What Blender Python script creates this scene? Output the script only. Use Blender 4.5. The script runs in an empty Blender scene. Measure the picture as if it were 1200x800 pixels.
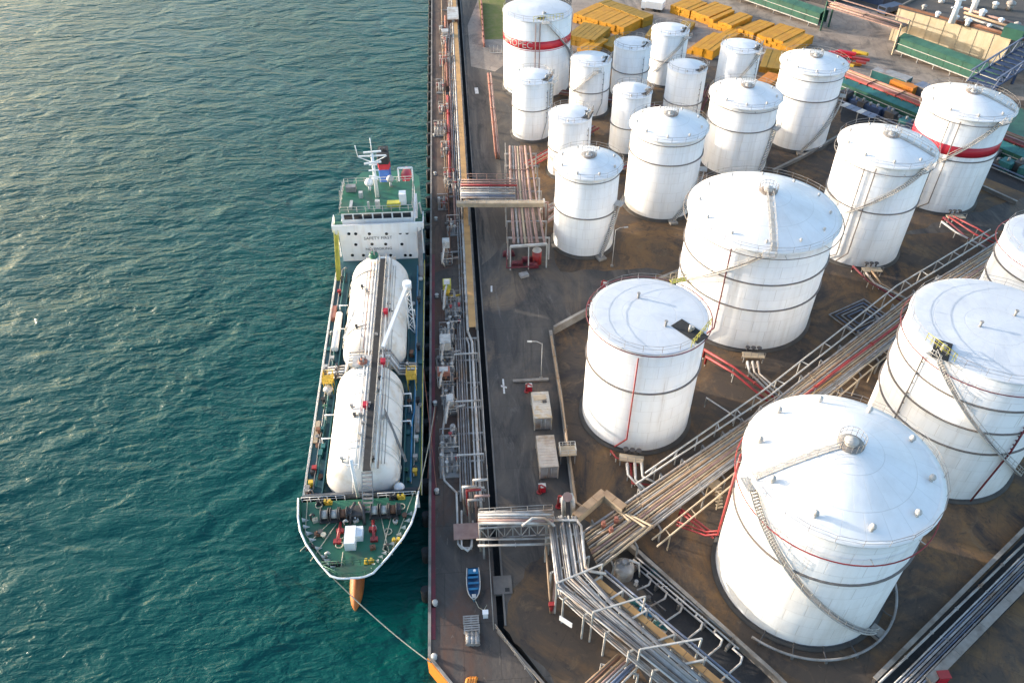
import bpy, bmesh, math, random
from mathutils import Vector, Matrix
R_ = math.radians
random.seed(7)
S = bpy.context.scene
C = S.collection

# ------------------------------------------------------------------ camera, sky, sun, exposure
FPX, PITCH, YAW, CAMH = 940.0, R_(41.7), R_(4.2), 88.0
cam = bpy.data.cameras.new('camera'); cam_o = bpy.data.objects.new('camera', cam); C.objects.link(cam_o)
cam.sensor_width = 36; cam.lens = 36 * FPX / 1200; cam.clip_end = 9000; cam.clip_start = 1
cam_o.location = (0, 0, CAMH); cam_o.rotation_euler = (math.pi / 2 - PITCH, 0, -YAW)
S.camera = cam_o
SUN_AZ, SUN_EL = R_(-65), R_(10.5)          # azimuth clockwise from +Y
w = bpy.data.worlds.new('World'); S.world = w; w.use_nodes = True
nt = w.node_tree
sky = nt.nodes.new('ShaderNodeTexSky'); sky.sky_type = 'NISHITA'; sky.sun_disc = False
sky.sun_elevation = SUN_EL; sky.sun_rotation = SUN_AZ
sky.air_density = 1.0; sky.dust_density = 2.4; sky.ozone_density = 1.5
nt.links.new(sky.outputs[0], nt.nodes['Background'].inputs[0]); nt.nodes['Background'].inputs[1].default_value = 0.15
sl = bpy.data.lights.new('sun', 'SUN'); sl.energy = 2.0; sl.angle = R_(0.6); sl.color = (1, 0.91, 0.80)
so = bpy.data.objects.new('sun', sl); C.objects.link(so)
sd = Vector((math.sin(SUN_AZ) * math.cos(SUN_EL), math.cos(SUN_AZ) * math.cos(SUN_EL), math.sin(SUN_EL)))
so.rotation_euler = (-sd).to_track_quat('-Z', 'Y').to_euler(); so.location = sd * 300
S.view_settings.view_transform = 'Standard'; S.view_settings.look = 'None'
S.view_settings.exposure = 1.92; S.view_settings.gamma = 1

# ------------------------------------------------------------------ survey: photograph pixel -> world point at height z
_fw = Vector((math.sin(YAW) * math.cos(PITCH), math.cos(YAW) * math.cos(PITCH), -math.sin(PITCH)))
_rt = Vector((math.cos(YAW), -math.sin(YAW), 0)); _up = _rt.cross(_fw); _cc = Vector((0, 0, CAMH))
def ray(x, y): return _fw + _rt * ((x - 600) / FPX) + _up * ((400 - y) / FPX)
def at(x, y, z=0.0):
    d = ray(x, y); return _cc + d * ((z - CAMH) / d.z)
def onY(x, y, Y):
    d = ray(x, y); return _cc + d * (Y / d.y)
def hit(t, x, y, dr=0.0):
    """angle and height on the shell of tank t=(cx,cy,R,h)"""
    d = ray(x, y); cx, cy, R = t[0], t[1], t[2] + dr
    a = d.x ** 2 + d.y ** 2; b = -2 * (d.x * cx + d.y * cy); c = cx * cx + cy * cy - R * R
    q = b * b - 4 * a * c
    s = (-b - math.sqrt(max(q, 0))) / (2 * a); p = _cc + d * s
    return math.atan2(p.y - cy, p.x - cx), p.z
def lerp(a, b, t): return a + (b - a) * t

# ------------------------------------------------------------------ materials
MATS = {}
def mk(name, col, col2=None, scale=0.6, rough=0.6, metal=0.0, bump=0.0, bscale=8.0, streak=None, detail=6, lo=.38, hi=.66, spec=.5, dirt=None, dirt_scale=.15):
    m = bpy.data.materials.new(name); m.use_nodes = True; n = m.node_tree.nodes; L = m.node_tree.links
    p = n['Principled BSDF']; p.inputs['Roughness'].default_value = rough; p.inputs['Metallic'].default_value = metal
    p.inputs['Specular IOR Level'].default_value = spec
    g = n.new('ShaderNodeNewGeometry')
    def noise(sc, stretch=None, det=detail):
        mp = n.new('ShaderNodeMapping'); L.new(g.outputs['Position'], mp.inputs[0])
        if stretch: mp.inputs['Scale'].default_value = stretch
        t = n.new('ShaderNodeTexNoise'); t.inputs['Scale'].default_value = sc; t.inputs['Detail'].default_value = det
        t.inputs['Roughness'].default_value = .62
        L.new(mp.outputs[0], t.inputs['Vector']); return t.outputs['Fac']
    def ramp(f, a, b):
        r = n.new('ShaderNodeMapRange'); r.inputs['From Min'].default_value = a; r.inputs['From Max'].default_value = b; L.new(f, r.inputs['Value']); return r.outputs[0]
    def mix(f, a, b):
        x = n.new('ShaderNodeMix'); x.data_type = 'RGBA'; L.new(f, x.inputs[0])
        for i, v in ((6, a), (7, b)):
            if isinstance(v, tuple): x.inputs[i].default_value = (*v, 1)
            else: L.new(v, x.inputs[i])
        return x.outputs[2]
    if col2 is None: col2 = tuple(c * .8 for c in col)
    out = mix(ramp(noise(scale), lo, hi), col, col2)
    if dirt: out = mix(ramp(noise(dirt_scale), .5, .68), out, dirt)
    if streak:
        f = ramp(noise(1.0, (streak[1], streak[1], .06)), .52, .80)
        sc = n.new('ShaderNodeMath'); sc.operation = 'MULTIPLY'; sc.inputs[1].default_value = streak[2]; L.new(f, sc.inputs[0])
        out = mix(sc.outputs[0], out, streak[0])
    L.new(out, p.inputs['Base Color'])
    if bump:
        b = n.new('ShaderNodeBump'); b.inputs['Strength'].default_value = 1; b.inputs['Distance'].default_value = bump
        L.new(noise(bscale), b.inputs['Height']); L.new(b.outputs[0], p.inputs['Normal'])
    MATS[name] = m; return m
mk('tank_plain', (.80, .79, .77), (.73, .72, .70), .18, .42, streak=((.52, .47, .41), .9, .45), bump=.02, bscale=.5)
mk('roof_plain', (.80, .80, .80), (.70, .70, .71), .25, .45, bump=.03, bscale=.6)
mk('roof_plain2', (.80, .81, .83), (.66, .69, .74), .22, .5, bump=.05, bscale=.35)
def plates(name, polar, base, alt, mortar, streak_col, rough):
    m = bpy.data.materials.new(name); m.use_nodes = True; n = m.node_tree.nodes; L = m.node_tree.links; p = n['Principled BSDF']; p.inputs['Roughness'].default_value = rough
    tc = n.new('ShaderNodeTexCoord'); sp = n.new('ShaderNodeSeparateXYZ'); L.new(tc.outputs['Object'], sp.inputs[0])
    at_ = n.new('ShaderNodeMath'); at_.operation = 'ARCTAN2'; L.new(sp.outputs['Y'], at_.inputs[0]); L.new(sp.outputs['X'], at_.inputs[1])
    k = n.new('ShaderNodeMath'); k.operation = 'MULTIPLY'; k.inputs[1].default_value = 8.0 / math.pi * (1.5 if polar else 1.0); L.new(at_.outputs[0], k.inputs[0])
    cb = n.new('ShaderNodeCombineXYZ'); L.new(k.outputs[0], cb.inputs[0])
    if polar:
        ln = n.new('ShaderNodeVectorMath'); ln.operation = 'LENGTH'; mu = n.new('ShaderNodeVectorMath'); mu.operation = 'MULTIPLY'; mu.inputs[1].default_value = (1, 1, 0); L.new(tc.outputs['Object'], mu.inputs[0]); L.new(mu.outputs[0], ln.inputs[0])
        dv = n.new('ShaderNodeMath'); dv.operation = 'MULTIPLY'; dv.inputs[1].default_value = 1 / 3.6; L.new(ln.outputs['Value'], dv.inputs[0])
    else:
        dv = n.new('ShaderNodeMath'); dv.operation = 'MULTIPLY'; dv.inputs[1].default_value = 1 / 2.1; L.new(sp.outputs['Z'], dv.inputs[0])
    L.new(dv.outputs[0], cb.inputs[1])
    br = n.new('ShaderNodeTexBrick'); br.inputs['Scale'].default_value = 1.0; br.inputs['Brick Width'].default_value = 1.0; br.inputs['Row Height'].default_value = 1.0; br.inputs['Mortar Size'].default_value = .012; br.inputs['Mortar Smooth'].default_value = .6; br.inputs['Bias'].default_value = 0
    br.inputs['Color1'].default_value = (*base, 1); br.inputs['Color2'].default_value = (*alt, 1); br.inputs['Mortar'].default_value = (*mortar, 1); L.new(cb.outputs[0], br.inputs['Vector'])
    g = n.new('ShaderNodeNewGeometry')
    def nz(scale, stretch, lo, hi, amt):
        mp = n.new('ShaderNodeMapping'); mp.inputs['Scale'].default_value = stretch; L.new(g.outputs['Position'], mp.inputs[0]); t = n.new('ShaderNodeTexNoise'); t.inputs['Scale'].default_value = scale; t.inputs['Detail'].default_value = 7; t.inputs['Roughness'].default_value = .65; L.new(mp.outputs[0], t.inputs['Vector'])
        r = n.new('ShaderNodeMapRange'); r.inputs['From Min'].default_value = lo; r.inputs['From Max'].default_value = hi; r.inputs['To Max'].default_value = amt; L.new(t.outputs['Fac'], r.inputs['Value']); return r.outputs[0], t.outputs['Fac']
    def mixc(f, a, col):
        x = n.new('ShaderNodeMix'); x.data_type = 'RGBA'; L.new(f, x.inputs[0]); L.new(a, x.inputs[6]); x.inputs[7].default_value = (*col, 1); return x.outputs[2]
    out = br.outputs['Color']
    if polar:
        f, h = nz(.25, (1, 1, 1), .45, .72, .55); out = mixc(f, out, streak_col); f2, _ = nz(1.6, (1, 1, 1), .62, .78, .5); out = mixc(f2, out, streak_col)
    else:
        f, h = nz(.9, (1, 1, .05), .48, .78, .6); out = mixc(f, out, streak_col); f2, _ = nz(.25, (1, 1, .5), .50, .75, .4); out = mixc(f2, out, streak_col); f3, _ = nz(2.2, (1, 1, .04), .62, .78, .6); out = mixc(f3, out, (.36, .25, .17))
    L.new(out, p.inputs['Base Color'])
    b = n.new('ShaderNodeBump'); b.inputs['Distance'].default_value = .05; t = n.new('ShaderNodeTexNoise'); t.inputs['Scale'].default_value = .45; t.inputs['Detail'].default_value = 3; L.new(g.outputs['Position'], t.inputs['Vector']); L.new(t.outputs['Fac'], b.inputs['Height'])
    b2 = n.new('ShaderNodeBump'); b2.inputs['Distance'].default_value = .012; b2.invert = True; L.new(br.outputs['Fac'], b2.inputs['Height']); L.new(b.outputs[0], b2.inputs['Normal']); L.new(b2.outputs[0], p.inputs['Normal'])
    MATS[name] = m
plates('tank_white', False, (.84, .83, .81), (.80, .79, .775), (.62, .59, .55), (.60, .555, .50), .42)
plates('roof_white', True, (.80, .80, .80), (.76, .76, .765), (.62, .61, .60), (.62, .60, .58), .45)
plates('roof_flat', True, (.60, .62, .65), (.565, .585, .615), (.48, .49, .51), (.44, .465, .505), .55)
mk('ring_dark', (.15, .14, .135), (.21, .175, .15), 1.5, .6)
mk('red_paint', (.33, .028, .03), (.20, .028, .025), .8, .5)
mk('maroon', (.17, .02, .03), (.10, .025, .03), .6, .6)
mk('band_red', (.50, .015, .035), (.42, .015, .03), .5, .45)
mk('pale_paint', (.52, .50, .47), (.36, .335, .30), 1.2, .5)
mk('pipe_grey', (.33, .32, .31), (.22, .205, .195), .9, .45, dirt=(.20, .13, .085), dirt_scale=.35)
mk('pipe_white', (.52, .50, .47), (.38, .355, .33), .9, .45, dirt=(.28, .20, .14), dirt_scale=.3)
mk('pipe_dark', (.17, .16, .16), (.11, .10, .10), .9, .55)
mk('pipe_tan', (.36, .245, .15), (.25, .165, .10), .7, .6)
mk('pipe_pink', (.34, .22, .185), (.25, .145, .12), .7, .6)
mk('pipe_blue', (.14, .17, .24), (.10, .12, .17), .7, .5)
mk('trough_tan', (.50, .28, .10), (.38, .21, .08), .5, .65)
mk('duct_cream', (.48, .38, .26), (.35, .265, .175), .5, .6)
mk('steel', (.30, .29, .28), (.20, .18, .16), .8, .6)
mk('steel_dark', (.045, .045, .05), (.08, .065, .055), .8, .6)
mk('black_rubber', (.018, .018, .02), (.03, .03, .03), 1, .8)
mk('salmon', (.38, .15, .10), (.27, .10, .065), 1, .6)
mk('yellow_green', (.45, .42, .06), (.30, .28, .05), 1, .6)
mk('yellow', (.62, .42, .04), (.5, .3, .03), 1, .55)
mk('ochre', (.54, .25, .006), (.44, .19, .006), .35, .6, bump=.05, bscale=1.5)
mk('ochre_dull', (.33, .18, .012), (.24, .14, .012), .35, .65, bump=.05, bscale=1.5)
mk('orange', (.65, .22, .02), (.5, .16, .02), .6, .6)
mk('green_sheet', (.025, .105, .07), (.015, .065, .048), .5, .5, streak=((.03, .06, .04), 1.2, .5))
mk('green_roof', (.04, .125, .085), (.025, .08, .058), .4, .55)
mk('teal_paint', (.02, .13, .13), (.015, .08, .09), .5, .55)
mk('blue_steel', (.035, .06, .13), (.03, .045, .08), .6, .5)
mk('blue_paint', (.02, .19, .36), (.015, .13, .26), 1, .4)
mk('boat_in', (.01, .07, .17), (.01, .05, .12), 1, .5)
mk('rust', (.20, .09, .05), (.12, .06, .04), .7, .8)
mk('concrete', (.20, .18, .16), (.12, .105, .095), .25, .85, bump=.02, bscale=3, dirt=(.10, .09, .085), dirt_scale=.12)
mk('foundation', (.06, .055, .05), (.10, .085, .07), .4, .85)
mk('concrete_pale', (.30, .275, .245), (.20, .175, .15), .5, .85, dirt=(.15, .13, .11), dirt_scale=.3)
mk('wall_cream', (.56, .46, .31), (.46, .36, .23), .3, .75, streak=((.38, .27, .15), 1.2, .6))
mk('roof_grey', (.060, .055, .052), (.10, .09, .08), .2, .9, dirt=(.08, .07, .065))
mk('container_tan', (.50, .43, .36), (.40, .33, .27), .8, .6, dirt=(.33, .24, .16), dirt_scale=.5)
mk('container_rust', (.50, .46, .40), (.42, .37, .31), .8, .6, dirt=(.42, .25, .06), dirt_scale=.6)
mk('ship_green', (.022, .145, .080), (.016, .10, .058), .45, .5, dirt=(.05, .095, .06), dirt_scale=.3)
mk('ship_deck', (.010, .060, .085), (.014, .085, .080), .25, .5, dirt=(.035, .06, .06), dirt_scale=.2)
mk('ship_white', (.80, .80, .80), (.74, .73, .72), .4, .4, streak=((.55, .42, .30), 1.6, .35))
mk('ship_tank', (.80, .77, .71), (.70, .67, .62), .3, .45, dirt=(.62, .54, .44), dirt_scale=.5)
mk('hull_paint', (.02, .03, .05), (.03, .04, .06), .4, .45)
mk('boottop', (.50, .17, .04), (.36, .11, .03), .5, .6)
mk('rope', (.50, .46, .36), (.40, .36, .27), 3, .9)
mk('funnel_blue', (.02, .13, .45), (.02, .10, .36), 1, .45)
mk('glass_dark', (.012, .015, .018), (.02, .02, .025), 1, .08)
mk('grass', (.13, .15, .03), (.20, .17, .06), .5, .95, bump=.1, bscale=3)
mk('marking', (.65, .64, .62), (.45, .44, .42), 1.5, .8)

def ground_mat(name, layers, rough=.85, bump=.03, joints=None):
    """layers: base colour, then (colour, scale, lo, hi, stretch)"""
    m = bpy.data.materials.new(name); m.use_nodes = True; n = m.node_tree.nodes; L = m.node_tree.links
    p = n['Principled BSDF']; g = n.new('ShaderNodeNewGeometry'); cur = None
    for k, (col, sc, lo, hi, st) in enumerate(layers):
        if k == 0: cur = col; continue
        mp = n.new('ShaderNodeMapping'); mp.inputs['Scale'].default_value = st; mp.inputs['Location'].default_value = (k * 13.7, k * 7.1, 0); mp.inputs['Rotation'].default_value = (0, 0, .35 * k)
        t = n.new('ShaderNodeTexNoise'); t.inputs['Scale'].default_value = sc; t.inputs['Detail'].default_value = 10; t.inputs['Roughness'].default_value = .72; t.inputs['Distortion'].default_value = 1.2
        L.new(g.outputs['Position'], mp.inputs[0]); L.new(mp.outputs[0], t.inputs['Vector'])
        r = n.new('ShaderNodeMapRange'); r.inputs['From Min'].default_value = lo; r.inputs['From Max'].default_value = hi; L.new(t.outputs['Fac'], r.inputs['Value'])
        x = n.new('ShaderNodeMix'); x.data_type = 'RGBA'; L.new(r.outputs[0], x.inputs[0]); x.inputs[7].default_value = (*col, 1)
        if isinstance(cur, tuple): x.inputs[6].default_value = (*cur, 1)
        else: L.new(cur, x.inputs[6])
        cur = x.outputs[2]
    if joints:
        mp = n.new('ShaderNodeMapping'); mp.inputs['Rotation'].default_value = (0, 0, joints[3] if len(joints) > 3 else 0); L.new(g.outputs['Position'], mp.inputs[0])
        wn = n.new('ShaderNodeTexNoise'); wn.inputs['Scale'].default_value = .7; wn.inputs['Detail'].default_value = 4; L.new(g.outputs['Position'], wn.inputs['Vector'])
        ad = n.new('ShaderNodeVectorMath'); ad.operation = 'MULTIPLY_ADD'; ad.inputs[1].default_value = (.25, .25, 0); L.new(wn.outputs['Color'], ad.inputs[0]); L.new(mp.outputs[0], ad.inputs[2])
        br = n.new('ShaderNodeTexBrick'); br.offset = 0.5; br.inputs['Scale'].default_value = 1; br.inputs['Brick Width'].default_value = joints[0]; br.inputs['Row Height'].default_value = joints[1]; br.inputs['Mortar Size'].default_value = .05; br.inputs['Mortar Smooth'].default_value = .5
        br.inputs['Color1'].default_value = (1, 1, 1, 1); br.inputs['Color2'].default_value = (joints[2],) * 3 + (1,); br.inputs['Mortar'].default_value = (joints[4] if len(joints) > 4 else .6,) * 3 + (1,); L.new(ad.outputs[0], br.inputs['Vector'])
        x = n.new('ShaderNodeMix'); x.data_type = 'RGBA'; x.blend_type = 'MULTIPLY'; x.inputs[0].default_value = 1; L.new(cur, x.inputs[6]); L.new(br.outputs['Color'], x.inputs[7]); cur = x.outputs[2]
    L.new(cur, p.inputs['Base Color']); p.inputs['Roughness'].default_value = rough
    t = n.new('ShaderNodeTexNoise'); t.inputs['Scale'].default_value = 2.5; t.inputs['Detail'].default_value = 6; L.new(g.outputs['Position'], t.inputs['Vector'])
    b = n.new('ShaderNodeBump'); b.inputs['Distance'].default_value = bump; L.new(t.outputs['Fac'], b.inputs['Height']); L.new(b.outputs[0], p.inputs['Normal'])
    MATS[name] = m
ground_mat('asphalt', [((0.0596, 0.0545, 0.0518), 0, 0, 0, 0), ((0.1102, 0.0934, 0.0778), .10, .42, .62, (1, .5, 1)), ((0.1944, 0.1361, 0.0881), .05, .52, .68, (1, .7, 1)), ((0.0311, 0.0286, 0.0298), .16, .50, .66, (1, .25, 1)), ((0.1685, 0.1490, 0.1296), .35, .58, .74, (1, .2, 1)), ((0.0233, 0.0221, 0.0233), 1.4, .62, .72, (1, 1, 1)), ((0.2074, 0.1814, 0.1555), 2.5, .66, .76, (1, 1, 1))], joints=(9, 6, .92, 0, .72))
ground_mat('earth', [((0.0759, 0.0552, 0.0403), 0, 0, 0, 0), ((0.1840, 0.1012, 0.0414), .06, .45, .60, (1, 1, 1)), ((0.0322, 0.0276, 0.0276), .055, .50, .62, (1, 1, 1)), ((0.1725, 0.1150, 0.0633), .3, .56, .72, (1, 1, 1)), ((0.0253, 0.0230, 0.0230), .45, .56, .72, (1, 1, 1)), ((0.1955, 0.1495, 0.1035), 1.6, .63, .75, (1, 1, 1)), ((0.0184, 0.0172, 0.0172), 1.1, .62, .72, (1, 1, 1))], joints=(8, 8, .95, .55, .78))
ground_mat('quay_top', [((0.0978, 0.0805, 0.0690), 0, 0, 0, 0), ((0.0517, 0.0448, 0.0414), .12, .42, .6, (1, .35, 1)), ((0.1840, 0.1380, 0.0978), .15, .50, .68, (1, .3, 1)), ((0.1265, 0.0575, 0.0345), .1, .50, .68, (1, .3, 1)), ((0.0322, 0.0287, 0.0287), .5, .55, .75, (1, .5, 1)), ((0.2300, 0.1898, 0.1495), 1.5, .62, .74, (1, .4, 1))], joints=(4.2, 7, .82))
ground_mat('pavement', [((0.2500, 0.2000, 0.1625), 0, 0, 0, 0), ((0.3625, 0.2937, 0.2375), .08, .42, .6, (1, 1, 1)), ((0.1250, 0.1063, 0.0938), .12, .5, .66, (1, .6, 1)), ((0.1625, 0.1000, 0.0625), .3, .58, .72, (1, 1, 1))], joints=(7, 7, .85, .3, .6))
ground_mat('lit_road', [((.085, .070, .058), 0, 0, 0, 0), ((.15, .12, .095), .12, .42, .6, (1.5, .15, 1)), ((.04, .035, .032), .3, .5, .66, (1, .2, 1)), ((.19, .15, .11), .5, .58, .74, (1, .3, 1))], joints=(11, 8, .9, 0, .6))
ground_mat('quay_brown', [((.10, .062, .045), 0, 0, 0, 0), ((.17, .11, .075), .2, .45, .62, (1, .3, 1)), ((.05, .036, .03), .3, .48, .64, (1, .4, 1)), ((.12, .04, .03), .25, .55, .68, (1, .3, 1)), ((.22, .17, .13), 1.5, .6, .72, (1, .5, 1))], joints=(4.2, 7, .85, 0, .6))
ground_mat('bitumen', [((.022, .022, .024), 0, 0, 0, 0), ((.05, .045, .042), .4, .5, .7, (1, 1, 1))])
# water
def water_mat():
    m = bpy.data.materials.new('water'); m.use_nodes = True; n = m.node_tree.nodes; L = m.node_tree.links
    p = n['Principled BSDF']; p.inputs['Base Color'].default_value = (.001, .060, .055, 1); p.inputs['Roughness'].default_value = .25; p.inputs['IOR'].default_value = 1.33; p.inputs['Specular IOR Level'].default_value = .36
    g = n.new('ShaderNodeNewGeometry')
    prev = None
    pn = n.new('ShaderNodeTexNoise'); pn.inputs['Scale'].default_value = .022; pn.inputs['Detail'].default_value = 3; L.new(g.outputs['Position'], pn.inputs['Vector'])
    pr = n.new('ShaderNodeMapRange'); pr.inputs['From Min'].default_value = .35; pr.inputs['From Max'].default_value = .65; pr.inputs['To Min'].default_value = .45; pr.inputs['To Max'].default_value = 1.0; L.new(pn.outputs['Fac'], pr.inputs['Value'])
    for sc, st, rot, dist, det in ((.07, (1, 1.8, 1), .55, 1.4, 2), (.19, (1, 2.2, 1), .40, .72, 2), (.50, (1, 2.2, 1), .60, .36, 3), (1.4, (1, 1.9, 1), .3, .10, 3)):
        mp = n.new('ShaderNodeMapping'); mp.inputs['Rotation'].default_value = (0, 0, rot); mp.inputs['Scale'].default_value = st; mp.inputs['Location'].default_value = (sc * 91, sc * 37, 0)
        t = n.new('ShaderNodeTexNoise'); t.inputs['Scale'].default_value = sc; t.inputs['Detail'].default_value = det; t.inputs['Distortion'].default_value = .9
        L.new(g.outputs['Position'], mp.inputs[0]); L.new(mp.outputs[0], t.inputs['Vector'])
        b = n.new('ShaderNodeBump'); b.inputs['Distance'].default_value = dist; L.new(t.outputs['Fac'], b.inputs['Height'])
        if sc > .1: L.new(pr.outputs[0], b.inputs['Strength'])
        if prev: L.new(prev, b.inputs['Normal'])
        prev = b.outputs[0]
    L.new(prev, p.inputs['Normal']); MATS['water'] = m
water_mat()

# ------------------------------------------------------------------ mesh helpers
def wloc(o):
    v = Vector((0, 0, 0))
    while o: v += o.location; o = o.parent
    return v
class MB:
    def __init__(s): s.v = []; s.f = []; s.sm = []
    def add(s, vs, fs, smooth=False):
        o = len(s.v); s.v += [tuple(v) for v in vs]
        for f in fs: s.f.append(tuple(i + o for i in f)); s.sm.append(smooth)
        return s
    def box(s, c, d, rz=0.0, ax=None):
        """centre c, full size d, rotated rz about z (or axes ax = 3 vectors)"""
        c = Vector(c); hx, hy, hz = d[0] / 2, d[1] / 2, d[2] / 2
        X, Y, Z = ax if ax else (Vector((math.cos(rz), math.sin(rz), 0)), Vector((-math.sin(rz), math.cos(rz), 0)), Vector((0, 0, 1)))
        vs = [c + X * (a * hx) + Y * (b * hy) + Z * (e * hz) for a in (-1, 1) for b in (-1, 1) for e in (-1, 1)]
        return s.add(vs, [(0, 1, 3, 2), (4, 6, 7, 5), (0, 4, 5, 1), (2, 3, 7, 6), (0, 2, 6, 4), (1, 5, 7, 3)])
    def bar(s, a, b, w_, h_=None):
        a, b = Vector(a), Vector(b); X = (b - a); l = X.length
        if l < 1e-5: return s
        X /= l; Z = Vector((0, 0, 1))
        if abs(X.z) > .99: Z = Vector((0, 1, 0))
        Y = Z.cross(X).normalized(); Z = X.cross(Y)
        return s.box((a + b) / 2, (l, w_, h_ or w_), ax=(X, Y, Z))
    def tube(s, pts, r, n=6, cap=True, closed=False):
        pts = [Vector(p) for p in pts]; q = [pts[0]]
        for p in pts[1:]:
            if (p - q[-1]).length > 1e-4: q.append(p)
        pts = q; k = len(pts)
        if k < 2: return s
        T = []
        for i in range(k):
            a = pts[i - 1] if (i > 0 or closed) else None; b = pts[(i + 1) % k] if (i < k - 1 or closed) else None
            d = Vector((0, 0, 0))
            if a is not None: d += (pts[i] - a).normalized()
            if b is not None: d += (b - pts[i]).normalized()
            T.append(d.normalized() if d.length > 1e-6 else Vector((1, 0, 0)))
        ref = Vector((0, 0, 1)) if abs(T[0].z) < .9 else Vector((1, 0, 0))
        U = (ref - T[0] * ref.dot(T[0])).normalized(); vs = []
        for i in range(k):
            if i: 
                U = U - T[i] * U.dot(T[i])
                U = U.normalized() if U.length > 1e-4 else T[i].orthogonal().normalized()
            V = T[i].cross(U); sc = 1.0
            if 0 < i < k - 1:
                cs = max(.45, T[i].dot((pts[i + 1] - pts[i]).normalized())); sc = 1 / cs
            for j in range(n):
                a = 2 * math.pi * j / n; vs.append(pts[i] + (U * math.cos(a) + V * math.sin(a)) * r * min(sc, 1.45))
        fs = []
        for i in range(k if closed else k - 1):
            i2 = (i + 1) % k
            for j in range(n): fs.append((i * n + j, i * n + (j + 1) % n, i2 * n + (j + 1) % n, i2 * n + j))
        s.add(vs, fs, True)
        if cap and not closed:
            o = len(s.v) - len(vs)
            s.f.append(tuple(o + j for j in range(n))[::-1]); s.sm.append(False)
            s.f.append(tuple(o + (k - 1) * n + j for j in range(n))); s.sm.append(False)
        return s
    def cyl(s, a, b, r0, r1=None, n=12): 
        a, b = Vector(a), Vector(b); r1 = r0 if r1 is None else r1; T = (b - a).normalized()
        U = T.orthogonal().normalized(); V = T.cross(U); vs = []
        for p, r in ((a, r0), (b, r1)):
            for j in range(n): t = 2 * math.pi * j / n; vs.append(p + (U * math.cos(t) + V * math.sin(t)) * r)
        s.add(vs, [(j, (j + 1) % n, n + (j + 1) % n, n + j) for j in range(n)], True); o = len(s.v) - 2 * n
        s.f.append(tuple(o + j for j in range(n))[::-1]); s.sm.append(False); s.f.append(tuple(o + n + j for j in range(n))); s.sm.append(False)
        return s
    def lathe(s, c, prof, n=48, a0=0.0, a1=2 * math.pi, smooth=True):
        """prof: list of (r,z) revolved about the vertical through c"""
        c = Vector(c); full = abs(a1 - a0 - 2 * math.pi) < 1e-6; cols = n if full else n + 1; vs = []
        for j in range(cols):
            t = a0 + (a1 - a0) * j / n
            for r, z in prof: vs.append((c.x + r * math.cos(t), c.y + r * math.sin(t), c.z + z))
        m = len(prof); fs = []
        for j in range(n):
            j2 = (j + 1) % cols
            for i in range(m - 1): fs.append((j * m + i, j2 * m + i, j2 * m + i + 1, j * m + i + 1))
        return s.add(vs, fs, smooth)
    def prism(s, poly, z0, z1):
        """vertical prism over polygon [(x,y)...]; z1 may be a list"""
        n = len(poly); area = sum(poly[i][0] * poly[(i + 1) % n][1] - poly[(i + 1) % n][0] * poly[i][1] for i in range(n))
        if area < 0: poly = poly[::-1]
        vs = [(p[0], p[1], z0) for p in poly] + [(p[0], p[1], z1) for p in poly]
        return s.add(vs, [tuple(range(n))[::-1], tuple(range(n, 2 * n))] + [(i, (i + 1) % n, n + (i + 1) % n, n + i) for i in range(n)])
    def sheet(s, poly, z):
        n = len(poly); area = sum(poly[i][0] * poly[(i + 1) % n][1] - poly[(i + 1) % n][0] * poly[i][1] for i in range(n))
        if area < 0: poly = poly[::-1]
        return s.add([(p[0], p[1], z) for p in poly], [tuple(range(n))])
    def rail(s, pts, h=1.1, step=2.0, r=.035, closed=False, mid=True):
        pts = [Vector(p) for p in pts]; z = Vector((0, 0, h))
        s.tube([p + z for p in pts], r, 4, closed=closed)
        if mid: s.tube([p + z * .5 for p in pts], r * .8, 4, closed=closed)
        segs = list(zip(pts, pts[1:] + ([pts[0]] if closed else [])))
        if not closed: segs = segs[:len(pts) - 1]
        acc = 0.0
        for a, b in segs:
            l = (b - a).length
            while acc < l: q = a.lerp(b, acc / l); s.tube([q, q + z], r, 4, cap=False); acc += step
            acc -= l
        q = pts[-1]; s.tube([q, q + z], r, 4, cap=False); return s
    def build(s, name, mat, parent=None, **kw):
        off = wloc(parent) if parent else Vector((0, 0, 0))
        me = bpy.data.meshes.new(name); me.from_pydata([(a - off.x, b - off.y, c - off.z) for a, b, c in s.v], [], s.f)
        me.polygons.foreach_set('use_smooth', s.sm); me.materials.append(MATS[mat]); me.update()
        o = bpy.data.objects.new(name, me); C.objects.link(o)
        if parent: o.parent = parent
        for k, v in kw.items(): o[k] = v
        return o
def thing(name, label, cat, loc=(0, 0, 0), group=None):
    o = bpy.data.objects.new(name, None); C.objects.link(o); o.location = loc; o.empty_display_size = .5
    o['label'] = label; o['category'] = cat
    if group: o['group'] = group
    return o
def tag(o, label, cat, group=None):
    o['label'] = label; o['category'] = cat
    if group: o['group'] = group
    return o
def copy_tree(o, parent=None):
    c = o.copy(); C.objects.link(c); c.parent = parent
    for ch in list(o.children): copy_tree(ch, c)
    return c
def struct(o): o['kind'] = 'structure'; return o
V3 = lambda x, y, z: Vector((x, y, z))
def rect(mb, c, ux, uy, dx, dy, z0, z1): pass

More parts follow.
